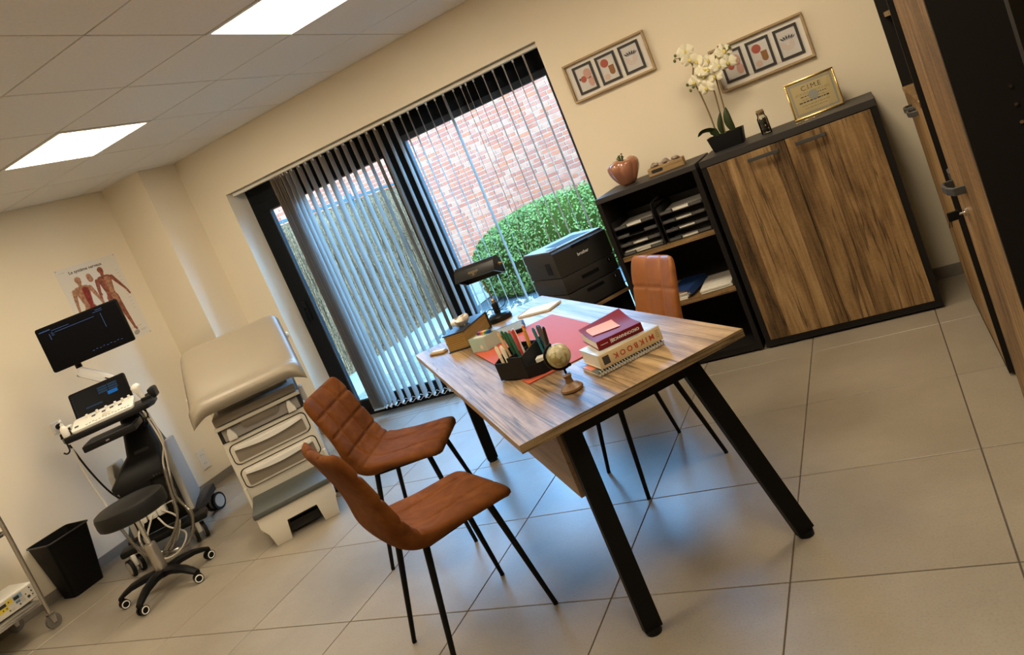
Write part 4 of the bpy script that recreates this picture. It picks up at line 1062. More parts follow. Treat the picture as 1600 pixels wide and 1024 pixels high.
for k in range(10): g.box(0.003, 0.0036, -0.088 + 0.0 * k, -0.066, 0.030 + 0.0045 * k, 0.0315 + 0.0045 * k) if k < 7 else g.box(0.003, 0.0036, -0.155, -0.132, 0.022 + 0.0045 * (k - 7), 0.0235 + 0.0045 * (k - 7))
g.done('print_lines', M_GREYP, fp, smooth=False, kind='stuff')
# ------------------------------------------------------------------ wall things
M_PINE = wood('pale_pine', 'x', [(0.25, (0.36, 0.26, 0.14)), (0.5, (0.46, 0.34, 0.19)), (0.75, (0.54, 0.42, 0.25))], 0.55, 1.0, 4.4, 0.15)
M_MATB = plain('mount_board', (0.74, 0.71, 0.66), 0.8)
M_DKFR = plain('dark_frame', (0.028, 0.028, 0.030), 0.6)
M_ARTP = plain('art_paper', (0.62, 0.60, 0.58), 0.8)
M_A1 = plain('art_brick_red', (0.40, 0.10, 0.07), 0.8); M_A2 = plain('art_pink', (0.55, 0.33, 0.27), 0.8); M_A3 = plain('art_brown', (0.27, 0.13, 0.05), 0.8)
M_A4 = plain('art_ink', (0.06, 0.06, 0.08), 0.8); M_A5 = plain('art_blush', (0.60, 0.45, 0.38), 0.8)
M_ACRYL = glassy('picture_glass', (0.98, 0.98, 0.97), 0.03)
def disc(g, x, z, r, y, n=20, sx=1.0, sz=1.0, a0=0, a1=360):
    pts = [(x + sx * r * math.cos(R(a0 + (a1 - a0) * i / n)), z + sz * r * math.sin(R(a0 + (a1 - a0) * i / n))) for i in range(n if a1 - a0 == 360 else n + 1)]
    g.prism(pts, 'y', y, y + 0.0004); return g
def ring(g, x, z, r, w, y, a0, a1, n=18):
    P = [(x + (r + w) * math.cos(R(a0 + (a1 - a0) * i / n)), z + (r + w) * math.sin(R(a0 + (a1 - a0) * i / n))) for i in range(n + 1)]
    Q = [(x + r * math.cos(R(a0 + (a1 - a0) * i / n)), z + r * math.sin(R(a0 + (a1 - a0) * i / n))) for i in range(n, -1, -1)]
    g.prism(P + Q, 'y', y, y + 0.0004); return g
def picture(label, x0, x1, z0, z1, first):
    W, Hh = x1 - x0, z1 - z0
    t = thing('framed_picture', label, 'picture', (x0, 0, z0), 0, 'triple art frames on the wall')
    fw = 0.013; dp = 0.030
    G().box(fw, W - fw, -0.008, -0.002, fw, Hh - fw).done('mount', M_MATB, t, smooth=False)
    for (a, b, c, d) in ((0, W, 0, fw), (0, W, Hh - fw, Hh), (0, fw, fw, Hh - fw), (W - fw, W, fw, Hh - fw)):
        G().box(a, b, -dp, -0.001, c, d, bev=0.0015, seg=1).done('frame_rail', M_PINE, t, smooth=False)
    iw, ih = 0.128, 0.172
    cs = [W * 0.5 - 0.155, W * 0.5, W * 0.5 + 0.155]
    for k, cx in enumerate(cs):
        cz = Hh / 2
        f = G()
        b = 0.014
        f.box(cx - iw / 2, cx + iw / 2, -0.016, -0.008, cz - ih / 2, cz - ih / 2 + b).box(cx - iw / 2, cx + iw / 2, -0.016, -0.008, cz + ih / 2 - b, cz + ih / 2)
        f.box(cx - iw / 2, cx - iw / 2 + b, -0.016, -0.008, cz - ih / 2 + b, cz + ih / 2 - b).box(cx + iw / 2 - b, cx + iw / 2, -0.016, -0.008, cz - ih / 2 + b, cz + ih / 2 - b)
        fr = f.done('inner_frame', M_DKFR, t, smooth=False)
        G().box(cx - iw / 2 + b, cx + iw / 2 - b, -0.011, -0.008, cz - ih / 2 + b, cz + ih / 2 - b).done('print', M_ARTP, fr, smooth=False)
        Y = -0.0116
        if k == 0:
            disc(disc(G(), cx + 0.020, cz + 0.022, 0.026, Y, sz=1.2), cx + 0.030, cz - 0.030, 0.020, Y, sz=1.5).done('pink_shape', M_A2, fr)
            disc(G(), cx - 0.014, cz - 0.002, 0.018, Y - 0.0005, sz=1.1).done('red_dot', M_A1, fr)
            disc(G(), cx - 0.036, cz + 0.004, 0.006, Y, sz=1.3).done('ink_dot', M_A4, fr)
        elif k == 1:
            disc(G(), cx - 0.014, cz + 0.034, 0.025, Y).done('red_dot', M_A1, fr)
            pts = [(cx + 0.002, cz + 0.012), (cx + 0.036, cz + 0.012)] + [(cx + 0.019 + 0.017 * math.cos(R(-180 * i / 12)), cz - 0.028 + 0.017 * math.sin(R(-180 * i / 12))) for i in range(13)]
            G().prism(pts, 'y', Y - 0.0004, Y).done('brown_capsule', M_A3, fr)
            disc(G(), cx - 0.022, cz - 0.048, 0.018, Y).done('blush_shape', M_A5, fr)
        else:
            g = G()
            for r_ in (0.012, 0.021, 0.030): ring(g, cx - 0.006, cz - 0.008, r_, 0.0035, Y, 150, 400)
            g.done('blush_arcs', M_A5, fr, kind='stuff')
            g = G()
            for q in range(11):
                a = R(35 + 10 * q + (q % 2) * 8); c_, s_ = math.cos(a), math.sin(a); bx, bz = cx + 0.020 - 0.004 * q, cz + 0.012
                L2 = 0.030
                g.prism([(bx, bz), (bx + L2 * 0.5 * c_ - 0.003 * s_, bz + L2 * 0.5 * s_ + 0.003 * c_), (bx + L2 * c_, bz + L2 * s_), (bx + L2 * 0.5 * c_ + 0.003 * s_, bz + L2 * 0.5 * s_ - 0.003 * c_)], 'y', Y - 0.0006 - 0.00002 * q, Y - 0.0003)
            g.done('ink_leaf', M_A4, fr, kind='stuff')
picture('triple print frame hanging beside the window', 0.930, 1.468, 1.676, 1.917, True)
picture('triple print frame hanging lower behind the orchid', 1.772, 2.295, 1.396, 1.646, False)

# anatomy chart on the left wall
M_PAPER = plain('poster_paper', (0.74, 0.71, 0.65), 0.55)
M_INK = plain('print_ink', (0.05, 0.045, 0.045), 0.8)
M_FIG1 = plain('figure_red_brown', (0.27, 0.085, 0.05), 0.8, noise=0.5, nscale=45)
M_FIG2 = plain('figure_tan', (0.40, 0.20, 0.12), 0.8, noise=0.4, nscale=45)
M_FIG3 = plain('figure_deep_red', (0.24, 0.03, 0.025), 0.8, noise=0.3, nscale=50)
po = thing('anatomy_poster', 'anatomy chart poster with two muscle figures behind the monitor', 'poster', (XL, -1.010, 1.357))
PW, PH = 0.502, 0.686
G().box(0.0005, 0.0020, 0, PW, 0, PH).done('sheet', M_PAPER, po, smooth=False)
def cap(g, a, b, r0, r1, x):
    a = Vector(a); b = Vector(b); d = (b - a); L2 = d.length; d.normalize(); n = Vector((-d.y, d.x)); pts = []
    for i in range(7):
        t = R(90 + 180 * i / 6); pts.append(a + (d * math.cos(t) + n * math.sin(t)) * r0)
    for i in range(7):
        t = R(-90 + 180 * i / 6); pts.append(b + (d * math.cos(t) + n * math.sin(t)) * r1)
    g.prism([(p.x, p.y) for p in pts], 'x', x, x + 0.0003)
def figure(name, cx, top, s, mat, mat2, mirror, arm):
    f = lambda dx, dz: (cx + mirror * dx * s * 1.2, top + dz * s)
    g = G(); x = 0.0022; e = 0.00004; k = [0]
    def c(a, b, r0, r1):
        k[0] += 1; cap(g, f(*a), f(*b), r0 * s * 1.22, r1 * s * 1.22, x + e * k[0])
    c((0, -0.045), (0.004, -0.075), 0.034, 0.026); c((0, -0.09), (0, -0.13), 0.018, 0.020)
    c((-0.05, -0.165), (0.05, -0.165), 0.030, 0.030); c((-0.03, -0.19), (-0.015, -0.36), 0.050, 0.036); c((0.03, -0.19), (0.015, -0.36), 0.050, 0.036)
    c((0, -0.34), (0, -0.43), 0.050, 0.056)
    c((-0.090, -0.175), (-0.115, -0.31), 0.024, 0.018); c((-0.115, -0.31), (-0.130, -0.44), 0.017, 0.011); c((-0.130, -0.45), (-0.130, -0.50), 0.013, 0.010)
    c((0.090, -0.175), (arm[0], -0.30), 0.024, 0.018); c((arm[0], -0.30), (arm[1], -0.41), 0.017, 0.011); c((arm[1], -0.42), (arm[1] + 0.012, -0.465), 0.014, 0.010)
    c((-0.030, -0.44), (-0.040, -0.68), 0.040, 0.025); c((-0.040, -0.68), (-0.045, -0.90), 0.026, 0.014); c((-0.045, -0.92), (-0.055, -0.95), 0.014, 0.012)
    c((0.030, -0.44), (0.055, -0.68), 0.040, 0.025); c((0.055, -0.68), (0.080, -0.90), 0.026, 0.014); c((0.080, -0.92), (0.095, -0.95), 0.016, 0.012)
    fg = g.done(name, mat, po, kind='stuff')
    g = G(); x = 0.0038; k[0] = 0
    c((0.030, -0.19), (0.020, -0.36), 0.036, 0.026); c((0.02, -0.42), (0.03, -0.50), 0.030, 0.026)
    g.done('muscle_tone', mat2, fg, kind='stuff')
figure('muscle_figure', 0.135, 0.600, 0.60, M_FIG2, M_FIG3, 1, (0.125, 0.150))
figure('muscle_figure', 0.335, 0.622, 0.58, M_FIG1, M_FIG2, 1, (0.150, 0.200))
g = G(); cap(g, (0.228, 0.578), (0.232, 0.550), 0.020, 0.022, 0.0022); g.done('brain_drawing', M_FIG2, po)
g = G(); cap(g, (0.252, 0.470), (0.262, 0.410), 0.006, 0.006, 0.0022); g.done('spine_drawing', plain('olive_ink', (0.16, 0.13, 0.06), 0.8), po)
g = G(); cap(g, (0.38, 0.040), (0.395, 0.045), 0.018, 0.018, 0.0022); g.done('nerve_drawing', M_GREYP, po)
g = G()
for y0, y1, z in ((0.33, 0.45, 0.085), (0.43, 0.48, 0.050), (0.43, 0.47, 0.042), (0.02, 0.07, 0.655)): g.box(0.0021, 0.0023, y0, y1, z, z + 0.002)
for q in range(12):
    g.box(0.0021, 0.0023, 0.035, 0.060, 0.50 - 0.02 * q, 0.5015 - 0.02 * q); g.box(0.0021, 0.0023, 0.45, 0.475, 0.56 - 0.03 * q, 0.5615 - 0.03 * q)
g.done('caption_lines', M_GREYP, po, smooth=False, kind='stuff')
text('lettering', 'Le système nerveux', 0.034, M_INK, po, Tm(0.0022, 0.232, 0.640) @ Matrix(((0, 0, 1, 0), (1, 0, 0, 0), (0, 1, 0, 0), (0, 0, 0, 1))), bold=0.0006)
for y, z in ((0.008, 0.678), (0.494, 0.678), (0.494, 0.008)): G().cyl((0.002, y, z), (0.005, y, z), 0.004, n=10).done('pin', M_GREYP, po)

# sockets
M_SOCK = plain('socket_white', (0.76, 0.74, 0.70), 0.4)
def socket(label, y, z, n, vertical=True, plug=False):
    t = thing('wall_socket', label, 'socket', (XL, y, z), 0, 'wall sockets')
    hh = 0.041 * n
    G().box(0.0, 0.009, -0.041, 0.041, -hh, hh, bev=0.003, seg=1).done('cover_plate', M_SOCK, t)
    for k in range(n):
        zc = (k - (n - 1) / 2) * 0.071
        s_ = G().lathe([(0, 0), (0.0205, 0), (0.021, 0.004), (0.018, 0.004), (0.018, 0.001), (0, 0.001)], 20, M=Tm(0.009, 0, zc) @ Rm(R(90), 'Y')).done('socket_ring', M_SOCK, t)
        g = G()
        for dy in (-0.009, 0.009): g.cyl((0.0102, dy, zc), (0.0108, dy, zc), 0.003, n=8)
        g.done('pin_hole', M_DARKGAP, s_, kind='stuff')
    if plug:
        G().lathe([(0, 0), (0.020, 0), (0.021, 0.02), (0.013, 0.035), (0.007, 0.05), (0, 0.05)], 18, M=Tm(0.011, 0.0, 0.0) @ Rm(R(90), 'Y')).done('plug', M_BLACKP, t)
    return t
socket('double white wall socket between the ultrasound cart and the exam table', -0.597, 0.241, 2)
socket('white wall socket with black plug behind the ultrasound cart', -1.485, 1.010, 1, plug=True)

# ------------------------------------------------------------------ things on the sideboard and bookshelf
SZ = SBH
M_POT = plain('matt_black_pot', (0.010, 0.010, 0.011), 0.5, spec=0.15)
M_PETAL = plain('orchid_petal', (0.80, 0.76, 0.58), 0.55)
M_LIP = plain('orchid_lip', (0.70, 0.58, 0.16), 0.5)
M_OSTEM = plain('orchid_stem', (0.20, 0.14, 0.06), 0.6); M_OLEAF = plain('orchid_leaf', (0.035, 0.055, 0.018), 0.4); M_BUD = plain('orchid_bud', (0.10, 0.13, 0.03), 0.5)
OX, OY = 1.742, -0.215
op = thing('potted_orchid', 'white orchid in a black rectangular pot on the sideboard', 'orchid', (OX, OY, SZ), 0)
g = G(); rings = []
for z, sx, sy in ((0.0, 0.083, 0.045), (0.010, 0.087, 0.048), (0.085, 0.100, 0.055), (0.085, 0.094, 0.049), (0.072, 0.092, 0.047)):
    rings.append([g.bm.verts.new((a, b, z)) for a, b in rrect(-sx, sx, -sy, sy, 0.014, 4)])
for A, B in zip(rings, rings[1:]):
    n = len(A)
    for i in range(n): g.bm.faces.new((A[i], A[(i + 1) % n], B[(i + 1) % n], B[i]))
g.bm.faces.new(rings[0][::-1]); g.bm.faces.new(rings[-1])
g.done('pot', M_POT, op)
G().box(-0.088, 0.088, -0.044, 0.044, 0.066, 0.074).done('soil', plain('moss', (0.10, 0.09, 0.04), 0.9, noise=0.5, nscale=60, bump=1, bscale=90), op, smooth=False)
for pts, in (([(-0.045, 0, 0.07), (-0.044, 0, 0.20), (-0.052, 0.0, 0.33), (-0.060, -0.01, 0.42), (-0.035, -0.02, 0.50), (-0.090, -0.02, 0.56)],), ([(0.0, 0.0, 0.07), (0.012, 0, 0.20), (0.022, 0, 0.33), (0.015, -0.01, 0.40), (-0.04, -0.02, 0.43)],), ([(0.030, 0.01, 0.07), (0.040, 0, 0.20), (0.050, 0, 0.33), (0.062, -0.01, 0.42), (0.10, -0.02, 0.50), (0.125, -0.02, 0.535)],)):
    G().tube(catmull(pts, 6), 0.0042, 8).done('stem', M_OSTEM, op)
def flower(name, c, tilt, yaw, s):
    M = Tm(*c) @ Rm(yaw, 'Z') @ Rm(tilt, 'X') @ Matrix.Scale(s, 4)
    f = None
    g = G()
    def petal(a, L2, W2, bend):
        ca, sa = math.cos(a), math.sin(a)
        def fn(u, v):
            w = W2 * math.sin(PI * min(1, u * 0.93 + 0.05)) ** 0.7 * (2 * v - 1)
            l = L2 * u; y = -0.006 - bend * math.sin(u * PI * 0.6) + 0.006 * abs(2 * v - 1) ** 2
            return (l * ca - w * sa, y, l * sa + w * ca)
        g.grid(fn, 6, 6, M=M)
    for a, L2, W2 in ((90, 0.040, 0.016), (210, 0.040, 0.016), (330, 0.040, 0.016), (5, 0.044, 0.027), (175, 0.044, 0.027)): petal(R(a), L2, W2, 0.006)
    f = g.done('flower', M_PETAL, op, fix=False, ang=80)
    G().ball((0, -0.012, -0.004), 0.008, 0.9, 1.2, 1.3, 10, 8, M=M).done('flower_lip', M_LIP, f)
fl_pts = [(1.700, 1.688), (1.702, 1.640), (1.742, 1.610), (1.790, 1.590), (1.752, 1.552), (1.690, 1.515), (1.738, 1.520), (1.744, 1.462), (1.800, 1.502), (1.775, 1.545), (1.880, 1.605), (1.885, 1.545), (1.838, 1.545), (1.845, 1.590)]
fr_ = random.Random(21)
for k, (x, z) in enumerate(fl_pts):
    flower('flower', (x - OX, -0.025 + fr_.uniform(-0.025, 0.02), z - SZ + 0.0), R(fr_.uniform(-25, 20)), R(fr_.uniform(-35, 35)), fr_.uniform(1.0, 1.2))
for pts, buds in (([(-0.065, -0.02, 0.535), (-0.09, -0.02, 0.555), (-0.115, -0.02, 0.565)], [(-0.085, 0.548), (-0.105, 0.578), (-0.118, 0.553)]), ([(-0.05, -0.02, 0.40), (-0.075, -0.02, 0.395), (-0.10, -0.02, 0.40)], [(-0.072, 0.383), (-0.098, 0.405), (-0.092, 0.370)]), ([(0.125, -0.02, 0.50), (0.150, -0.02, 0.49), (0.175, -0.02, 0.50)], [(0.148, 0.505), (0.160, 0.470), (0.178, 0.505)])):
    tw_ = G().tube(catmull(pts, 4), 0.0022, 6).done('bud_twig', M_OSTEM, op)
    for x, z in buds: G().ball((x, -0.02, z), 0.009, 0.9, 0.9, 1.05, 10, 8).done('bud', M_BUD, tw_)
def leaf(pts, w, name='leaf'):
    P = catmull(pts, 5); n = len(P) - 1
    side = Vector((0.35, 1, 0)).normalized()
    def fn(u, v):
        i = min(int(u * n), n - 1); p = P[i].lerp(P[i + 1], u * n - i); ww = w * math.sin(PI * (0.08 + 0.9 * u)) ** 0.7
        d = (P[i + 1] - P[i]).normalized(); sd = d.cross(Vector((0, 1, 0))) if abs(d.z) > 0.7 else d.cross(Vector((0, 0.55, 1)).normalized())
        return p + sd.normalized() * ww * (2 * v - 1) + Vector((0, -0.006, 0)) * (1 - abs(2 * v - 1))
    G().grid(fn, 12, 4, 0.0015, lambda u, v: (0, 1, 0)).done(name, M_OLEAF, op, ang=80)
leaf([(-0.035, -0.01, 0.075), (-0.060, -0.03, 0.125), (-0.105, -0.05, 0.135), (-0.135, -0.06, 0.118)], 0.026)
leaf([(-0.010, -0.01, 0.07), (-0.008, -0.03, 0.13), (0.018, -0.04, 0.200)], 0.015)
leaf([(0.050, 0.0, 0.07), (0.040, -0.02, 0.14), (0.050, -0.02, 0.215)], 0.022)

M_BEAN = plain('coffee_bean', (0.012, 0.008, 0.006), 0.35)
M_CORK = plain('cork', (0.30, 0.20, 0.11), 0.85, noise=0.3, nscale=90)
M_JAR = glassy('jar_glass', (0.93, 0.93, 0.90), 0.08)
jr = thing('glass_jar', 'small corked glass jar of dark beans beside the orchid', 'jar', (1.953, -0.245, SZ))
G().lathe([(0, 0), (0.026, 0), (0.028, 0.004), (0.028, 0.088), (0.021, 0.100), (0.021, 0.118), (0.0235, 0.122), (0.0205, 0.124), (0.0185, 0.100), (0.0255, 0.086), (0.0255, 0.006), (0, 0.006)], 28).done('jar_glass', M_JAR, jr)
G().cyl((0, 0, 0.106), (0, 0, 0.134), 0.0175, 0.0195, n=20).done('cork', M_CORK, jr)
g = G(); rj = random.Random(8)
for k in range(190):
    a = rj.uniform(0, 2 * PI); r_ = 0.0205 * math.sqrt(rj.uniform(0.3, 1)); M = Tm(r_ * math.cos(a), r_ * math.sin(a), rj.uniform(0.010, 0.086)) @ Rm(rj.uniform(0, PI), 'X') @ Rm(rj.uniform(0, PI), 'Z')
    g.ball((0, 0, 0), 0.0048, 1.3, 0.9, 0.7, 6, 5, M=M)
g.done('beans', M_BEAN, jr, kind='stuff')

M_GOLD = plain('polished_gold', (0.72, 0.52, 0.20), 0.22, metal=1.0)
M_CERT = plain('certificate_paper', (0.58, 0.47, 0.26), 0.6); M_CERTB = plain('certificate_border', (0.34, 0.34, 0.34), 0.6); M_BRN = plain('easel_brown', (0.075, 0.032, 0.015), 0.6)
ct = thing('certificate_frame', 'gold framed certificate leaning on an easel back', 'certificate', (2.230, -0.200, SZ), R(4))
FW, FH = 0.255, 0.205
CM_ = Rm(R(-9), 'X') @ Tm(0, 0, 0.001)
for (a, b, c, d) in ((-FW / 2, FW / 2, 0, 0.009), (-FW / 2, FW / 2, FH - 0.009, FH), (-FW / 2, -FW / 2 + 0.009, 0.009, FH - 0.009), (FW / 2 - 0.009, FW / 2, 0.009, FH - 0.009)):
    G().box(a, b, -0.006, 0.010, c, d, bev=0.002, M=CM_, seg=2).done('frame_rail', M_GOLD, ct)
G().box(-FW / 2 + 0.009, FW / 2 - 0.009, 0.004, 0.008, 0.009, FH - 0.009, M=CM_).done('backing', M_BRN, ct, smooth=False)
G().box(-FW / 2 + 0.009, FW / 2 - 0.009, 0.002, 0.004, 0.009, FH - 0.009, M=CM_).done('paper', M_CERT, ct, smooth=False)
g = G()
for (a, b, c, d) in ((-0.110, 0.110, 0.018, 0.027), (-0.110, 0.110, FH - 0.027, FH - 0.018), (-0.110, -0.101, 0.027, FH - 0.027), (0.101, 0.110, 0.027, FH - 0.027)): g.box(a, b, 0.0014, 0.0020, c, d, M=CM_)
g.done('printed_border', M_CERTB, ct, smooth=False)
XZ = Matrix(((1, 0, 0, 0), (0, 0, -1, 0), (0, 1, 0, 0), (0, 0, 0, 1)))
text('lettering', 'C.I.M.E', 0.036, M_INK, ct, CM_ @ Tm(0, 0.0013, 0.152) @ XZ)
g = G(); rl = random.Random(6)
for k, (w, z, h) in enumerate(((0.085, 0.128, 0.0015), (0.090, 0.122, 0.0012), (0.065, 0.108, 0.005), (0.060, 0.094, 0.002), (0.080, 0.078, 0.007), (0.070, 0.062, 0.002), (0.060, 0.046, 0.002))):
    x = -w
    while x < w - 0.004:
        l = rl.uniform(0.006, 0.018); g.box(x, min(w, x + l), 0.0014, 0.0019, z, z + h, M=CM_); x += l + 0.004
g.done('small_print', M_INK, ct, smooth=False, kind='stuff')
g = G(); disc(g, 0, 0.108, 0.026, 0.0013); g.bm.transform(CM_); g.done('seal', M_CERTB, ct)
G().box(-FW / 2 + 0.009, FW / 2 - 0.009, -0.0035, -0.0025, 0.009, FH - 0.009, M=CM_).done('glass', glassy('certificate_glass', (0.97, 0.97, 0.95), 0.10, 0.02), ct, smooth=False)
G().prism([(0.010, 0.002), (0.110, 0.002), (0.085, 0.085), (0.030, 0.100)], 'x', 0.085, 0.092).done('easel_leg', M_BRN, ct, smooth=False)
for k, (x, y, rz, lb) in enumerate(((2.118, -0.345, 0.15, 'brass key on the sideboard edge left of the certificate'), (2.205, -0.330, 0.35, 'brass keys lying under the certificate frame'))):
    ky = thing('brass_key', lb, 'key', (x, y, SZ), rz, 'keys on the sideboard')
    G().tube([(0.0085 * math.cos(2 * PI * q / 18), 0.0085 * math.sin(2 * PI * q / 18), 0.0022) for q in range(19)], 0.002, 6).done('key_bow', M_GOLD, ky)
    G().box(0.009, 0.045, -0.002, 0.002, 0.0005, 0.0032).box(0.033, 0.037, -0.007, -0.002, 0.0005, 0.003).box(0.040, 0.044, -0.006, -0.002, 0.0005, 0.003).done('key_blade', M_GOLD, ky, smooth=False)
    if k: G().tube(catmull([(-0.01, 0, 0.004), (-0.03, 0.012, 0.006), (-0.05, 0.0, 0.004), (-0.03, -0.012, 0.004), (-0.01, 0, 0.005)], 6), 0.0016, 6).done('key_ring', M_GOLD, ky)

M_CERAM = plain('salmon_glaze', (0.36, 0.155, 0.09), 0.18, coat=0.6)
pv = thing('ceramic_vase', 'glossy salmon pumpkin-shaped vase with a small succulent', 'vase', (1.130, -0.225, SZ))
pr = catmull([(0.030, 0, 0.0), (0.050, 0, 0.012), (0.076, 0, 0.055), (0.092, 0, 0.100), (0.088, 0, 0.135), (0.064, 0, 0.150), (0.040, 0, 0.146), (0.032, 0, 0.125)], 4)
def pvf(u, v):
    i = min(int(u * (len(pr) - 1)), len(pr) - 2); p = pr[i].lerp(pr[i + 1], u * (len(pr) - 1) - i); a = 2 * PI * v
    rp = abs(math.cos(3.5 * a + 0.4 + 0.5 * math.sin(6 * u))); lob = 0.90 + 0.16 * math.sin(min(1, u * 1.4) * PI * 0.8) * (rp ** 0.45) + 0.025 * math.sin(16 * u + 3 * a)
    return (p.x * lob * math.cos(a), p.x * lob * math.sin(a), p.z + 0.008 * math.sin(3 * a + 1) * u)
g = G().grid(pvf, 28, 70); bmesh.ops.remove_doubles(g.bm, verts=g.bm.verts, dist=0.0002); g.bm.faces.new([v for v in sorted([w for w in g.bm.verts if w.co.z < 0.0005 and w.is_boundary], key=lambda w: math.atan2(w.co.y, w.co.x))])
g.done('vase_body', M_CERAM, pv, ang=80)
G().cyl((0, 0, 0.122), (0, 0, 0.127), 0.034, n=20).done('soil', plain('potting_soil', (0.03, 0.02, 0.012), 0.95), pv)
g = G()
for k in range(7):
    a = k * 2.4; g.tube(catmull([(0.008 * math.cos(a), 0.008 * math.sin(a), 0.125), (0.012 * math.cos(a), 0.012 * math.sin(a), 0.15 + 0.006 * (k % 3)), (0.020 * math.cos(a), 0.02 * math.sin(a), 0.165 + 0.006 * (k % 4))], 3), [0.003] * 6 + [0.001], 6)
    g.ball((0.018 * math.cos(a), 0.018 * math.sin(a), 0.166 + 0.006 * (k % 4)), 0.007, 1, 1, 0.5, 8, 6)
g.done('succulent', plain('succulent_green', (0.06, 0.10, 0.03), 0.5), pv, kind='stuff')

W_BOX = wood('rough_tray_wood', 'x', [(0.25, (0.20, 0.12, 0.05)), (0.5, (0.34, 0.22, 0.10)), (0.75, (0.46, 0.32, 0.16))], 0.7, 2.0, 6.1, 0.5)
wt = thing('wooden_tray', 'rough little wooden tray heaped with stones on the bookshelf', 'tray', (1.375, -0.235, SZ), R(6))
for (a, b, c, d) in ((-0.105, 0.105, -0.050, -0.040), (-0.105, 0.105, 0.040, 0.050), (-0.105, -0.095, -0.04, 0.04), (0.095, 0.105, -0.04, 0.04)): G().box(a, b, c, d, 0.0, 0.045, bev=0.002, seg=1).done('tray_wall', W_BOX, wt, smooth=False)
G().box(-0.1, 0.1, -0.045, 0.045, 0.0, 0.008).done('tray_base', W_BOX, wt, smooth=False)
G().prism(rrect(-0.085, -0.018, 0.014, 0.034, 0.009), 'y', -0.0508, -0.0495).done('hand_hole', M_DARKGAP, wt)
M_STONE = plain('pebble', (0.30, 0.23, 0.18), 0.5, noise=0.5, nscale=30)
rs = random.Random(17)
for k in range(22):
    x, y = rs.uniform(-0.08, 0.08), rs.uniform(-0.03, 0.03)
    G().ball((x, y, 0.040 + rs.uniform(0, 0.020)), 0.015, rs.uniform(0.8, 1.3), rs.uniform(0.8, 1.2), rs.uniform(0.6, 0.9), 9, 7).done('stone', M_STONE, wt)

# letter trays and papers in the bookshelf
M_TRAY = plain('black_tray', (0.014, 0.014, 0.014), 0.4); M_LBL = plain('label_holder', (0.09, 0.09, 0.09), 0.35); M_SHEET = plain('paper_white', (0.70, 0.67, 0.60), 0.8)
BX, BY = 0.972, -0.465
tz = [0.737, 0.790, 0.843, 0.896]
ordn = ['lowest', 'second lowest', 'second highest', 'top']
for col, (x0, x1) in enumerate(((1.002, 1.262), (1.284, 1.546))):
    for k, z in enumerate(tz):
        t = thing('letter_tray', 'black letter tray, %s of the %s stack in the shelf unit' % (ordn[k], ('left', 'right')[col]), 'letter tray', ((x0 + x1) / 2, -0.435, z), 0, 'stacked letter trays')
        w = (x1 - x0) / 2
        G().box(-w, w, 0.0, 0.33, 0.0, 0.004).box(-w, -w + 0.004, 0.0, 0.33, 0.004, 0.050).box(w - 0.004, w, 0.0, 0.33, 0.004, 0.050).box(-w, w, 0.326, 0.33, 0.004, 0.050).done('tray_body', M_TRAY, t, smooth=False)
        for sx in (-1, 1): 
            l = G().box(sx * (w - 0.045) - 0.040, sx * (w - 0.045) + 0.040, -0.004, 0.002, 0.002, 0.022, bev=0.002, seg=1).done('front_lip', M_TRAY, t, smooth=False)
            G().box(sx * (w - 0.045) - 0.034, sx * (w - 0.045) + 0.034, -0.0055, -0.004, 0.006, 0.018).done('label_holder', M_LBL, l, smooth=False)
        if (col, k) in ((0, 3), (0, 0), (0, 1), (1, 3), (1, 2), (1, 1), (1, 0)):
            n = 14 if (col, k) == (0, 0) else 4
            p = thing('paper_stack', 'sheets of paper in the %s letter tray of the %s stack' % (ordn[k], ('left', 'right')[col]), 'papers', ((x0 + x1) / 2, -0.425, z + 0.0045), 0, 'papers in the trays')
            g = G()
            for q in range(n): 
                g.box(-w + 0.012 + rs.uniform(0, 0.01), w - 0.012 - rs.uniform(0, 0.012), rs.uniform(-0.012, 0.004), 0.30, 0.0016 * q, 0.0016 * q + 0.0013)
            g.done('sheets', M_SHEET, p, smooth=False, kind='stuff')
cb = thing('black_cable', 'black strap hanging between the two letter tray stacks', 'strap', (1.272, -0.448, 0.7365))
G().tube(catmull([(0.030, 0.06, 0.262), (0.012, 0.03, 0.258), (-0.006, 0.0, 0.235), (-0.006, -0.012, 0.14), (0.0, -0.012, 0.05), (0.004, -0.010, 0.004)], 8), 0.010, 8, flat=0.5).done('strap', M_BLACKP, cb)
M_MAG = [plain('magazine_%d' % k, c, 0.5, noise=0.3, nscale=14) for k, c in enumerate([(0.45, 0.42, 0.38), (0.30, 0.28, 0.24), (0.52, 0.50, 0.46), (0.38, 0.20, 0.16)])]
M_BLUE = plain('blue_folder', (0.015, 0.045, 0.16), 0.45)
z = 0.3965
for k in range(5):
    o = thing('magazine', ['bottom magazine of the pile under the blue folder', 'second magazine from the bottom of the shelf pile', 'middle magazine of the shelf pile', 'fourth magazine of the shelf pile', 'top magazine of the shelf pile beside papers'][k], 'magazine', (1.180, -0.300, z), R(rs.uniform(-6, 6)), 'magazines on the middle shelf')
    G().box(-0.115, 0.105, -0.135, 0.145, 0, 0.009, bev=0.001, seg=1).done('pages', M_SHEET, o, smooth=False)
    G().box(-0.1155, 0.1055, -0.1355, 0.1455, 0.009, 0.0098).done('cover', M_MAG[k % 4], o, smooth=False)
    z += 0.0100
o = thing('blue_folder', 'dark blue plastic folder resting on the magazine pile', 'folder', (1.264, -0.305, z), R(-10))
g = G(); g.prism([(-0.09, 0.0), (0.05, 0.0), (0.062, -0.030), (0.066, -0.030), (0.054, 0.003), (-0.09, 0.003)], 'y', -0.135, 0.15); g.done('cover', M_BLUE, o, smooth=False)
o = thing('paper_pile', 'cream papers spread on the right of the middle shelf', 'papers', (1.440, -0.300, 0.3965), R(3))
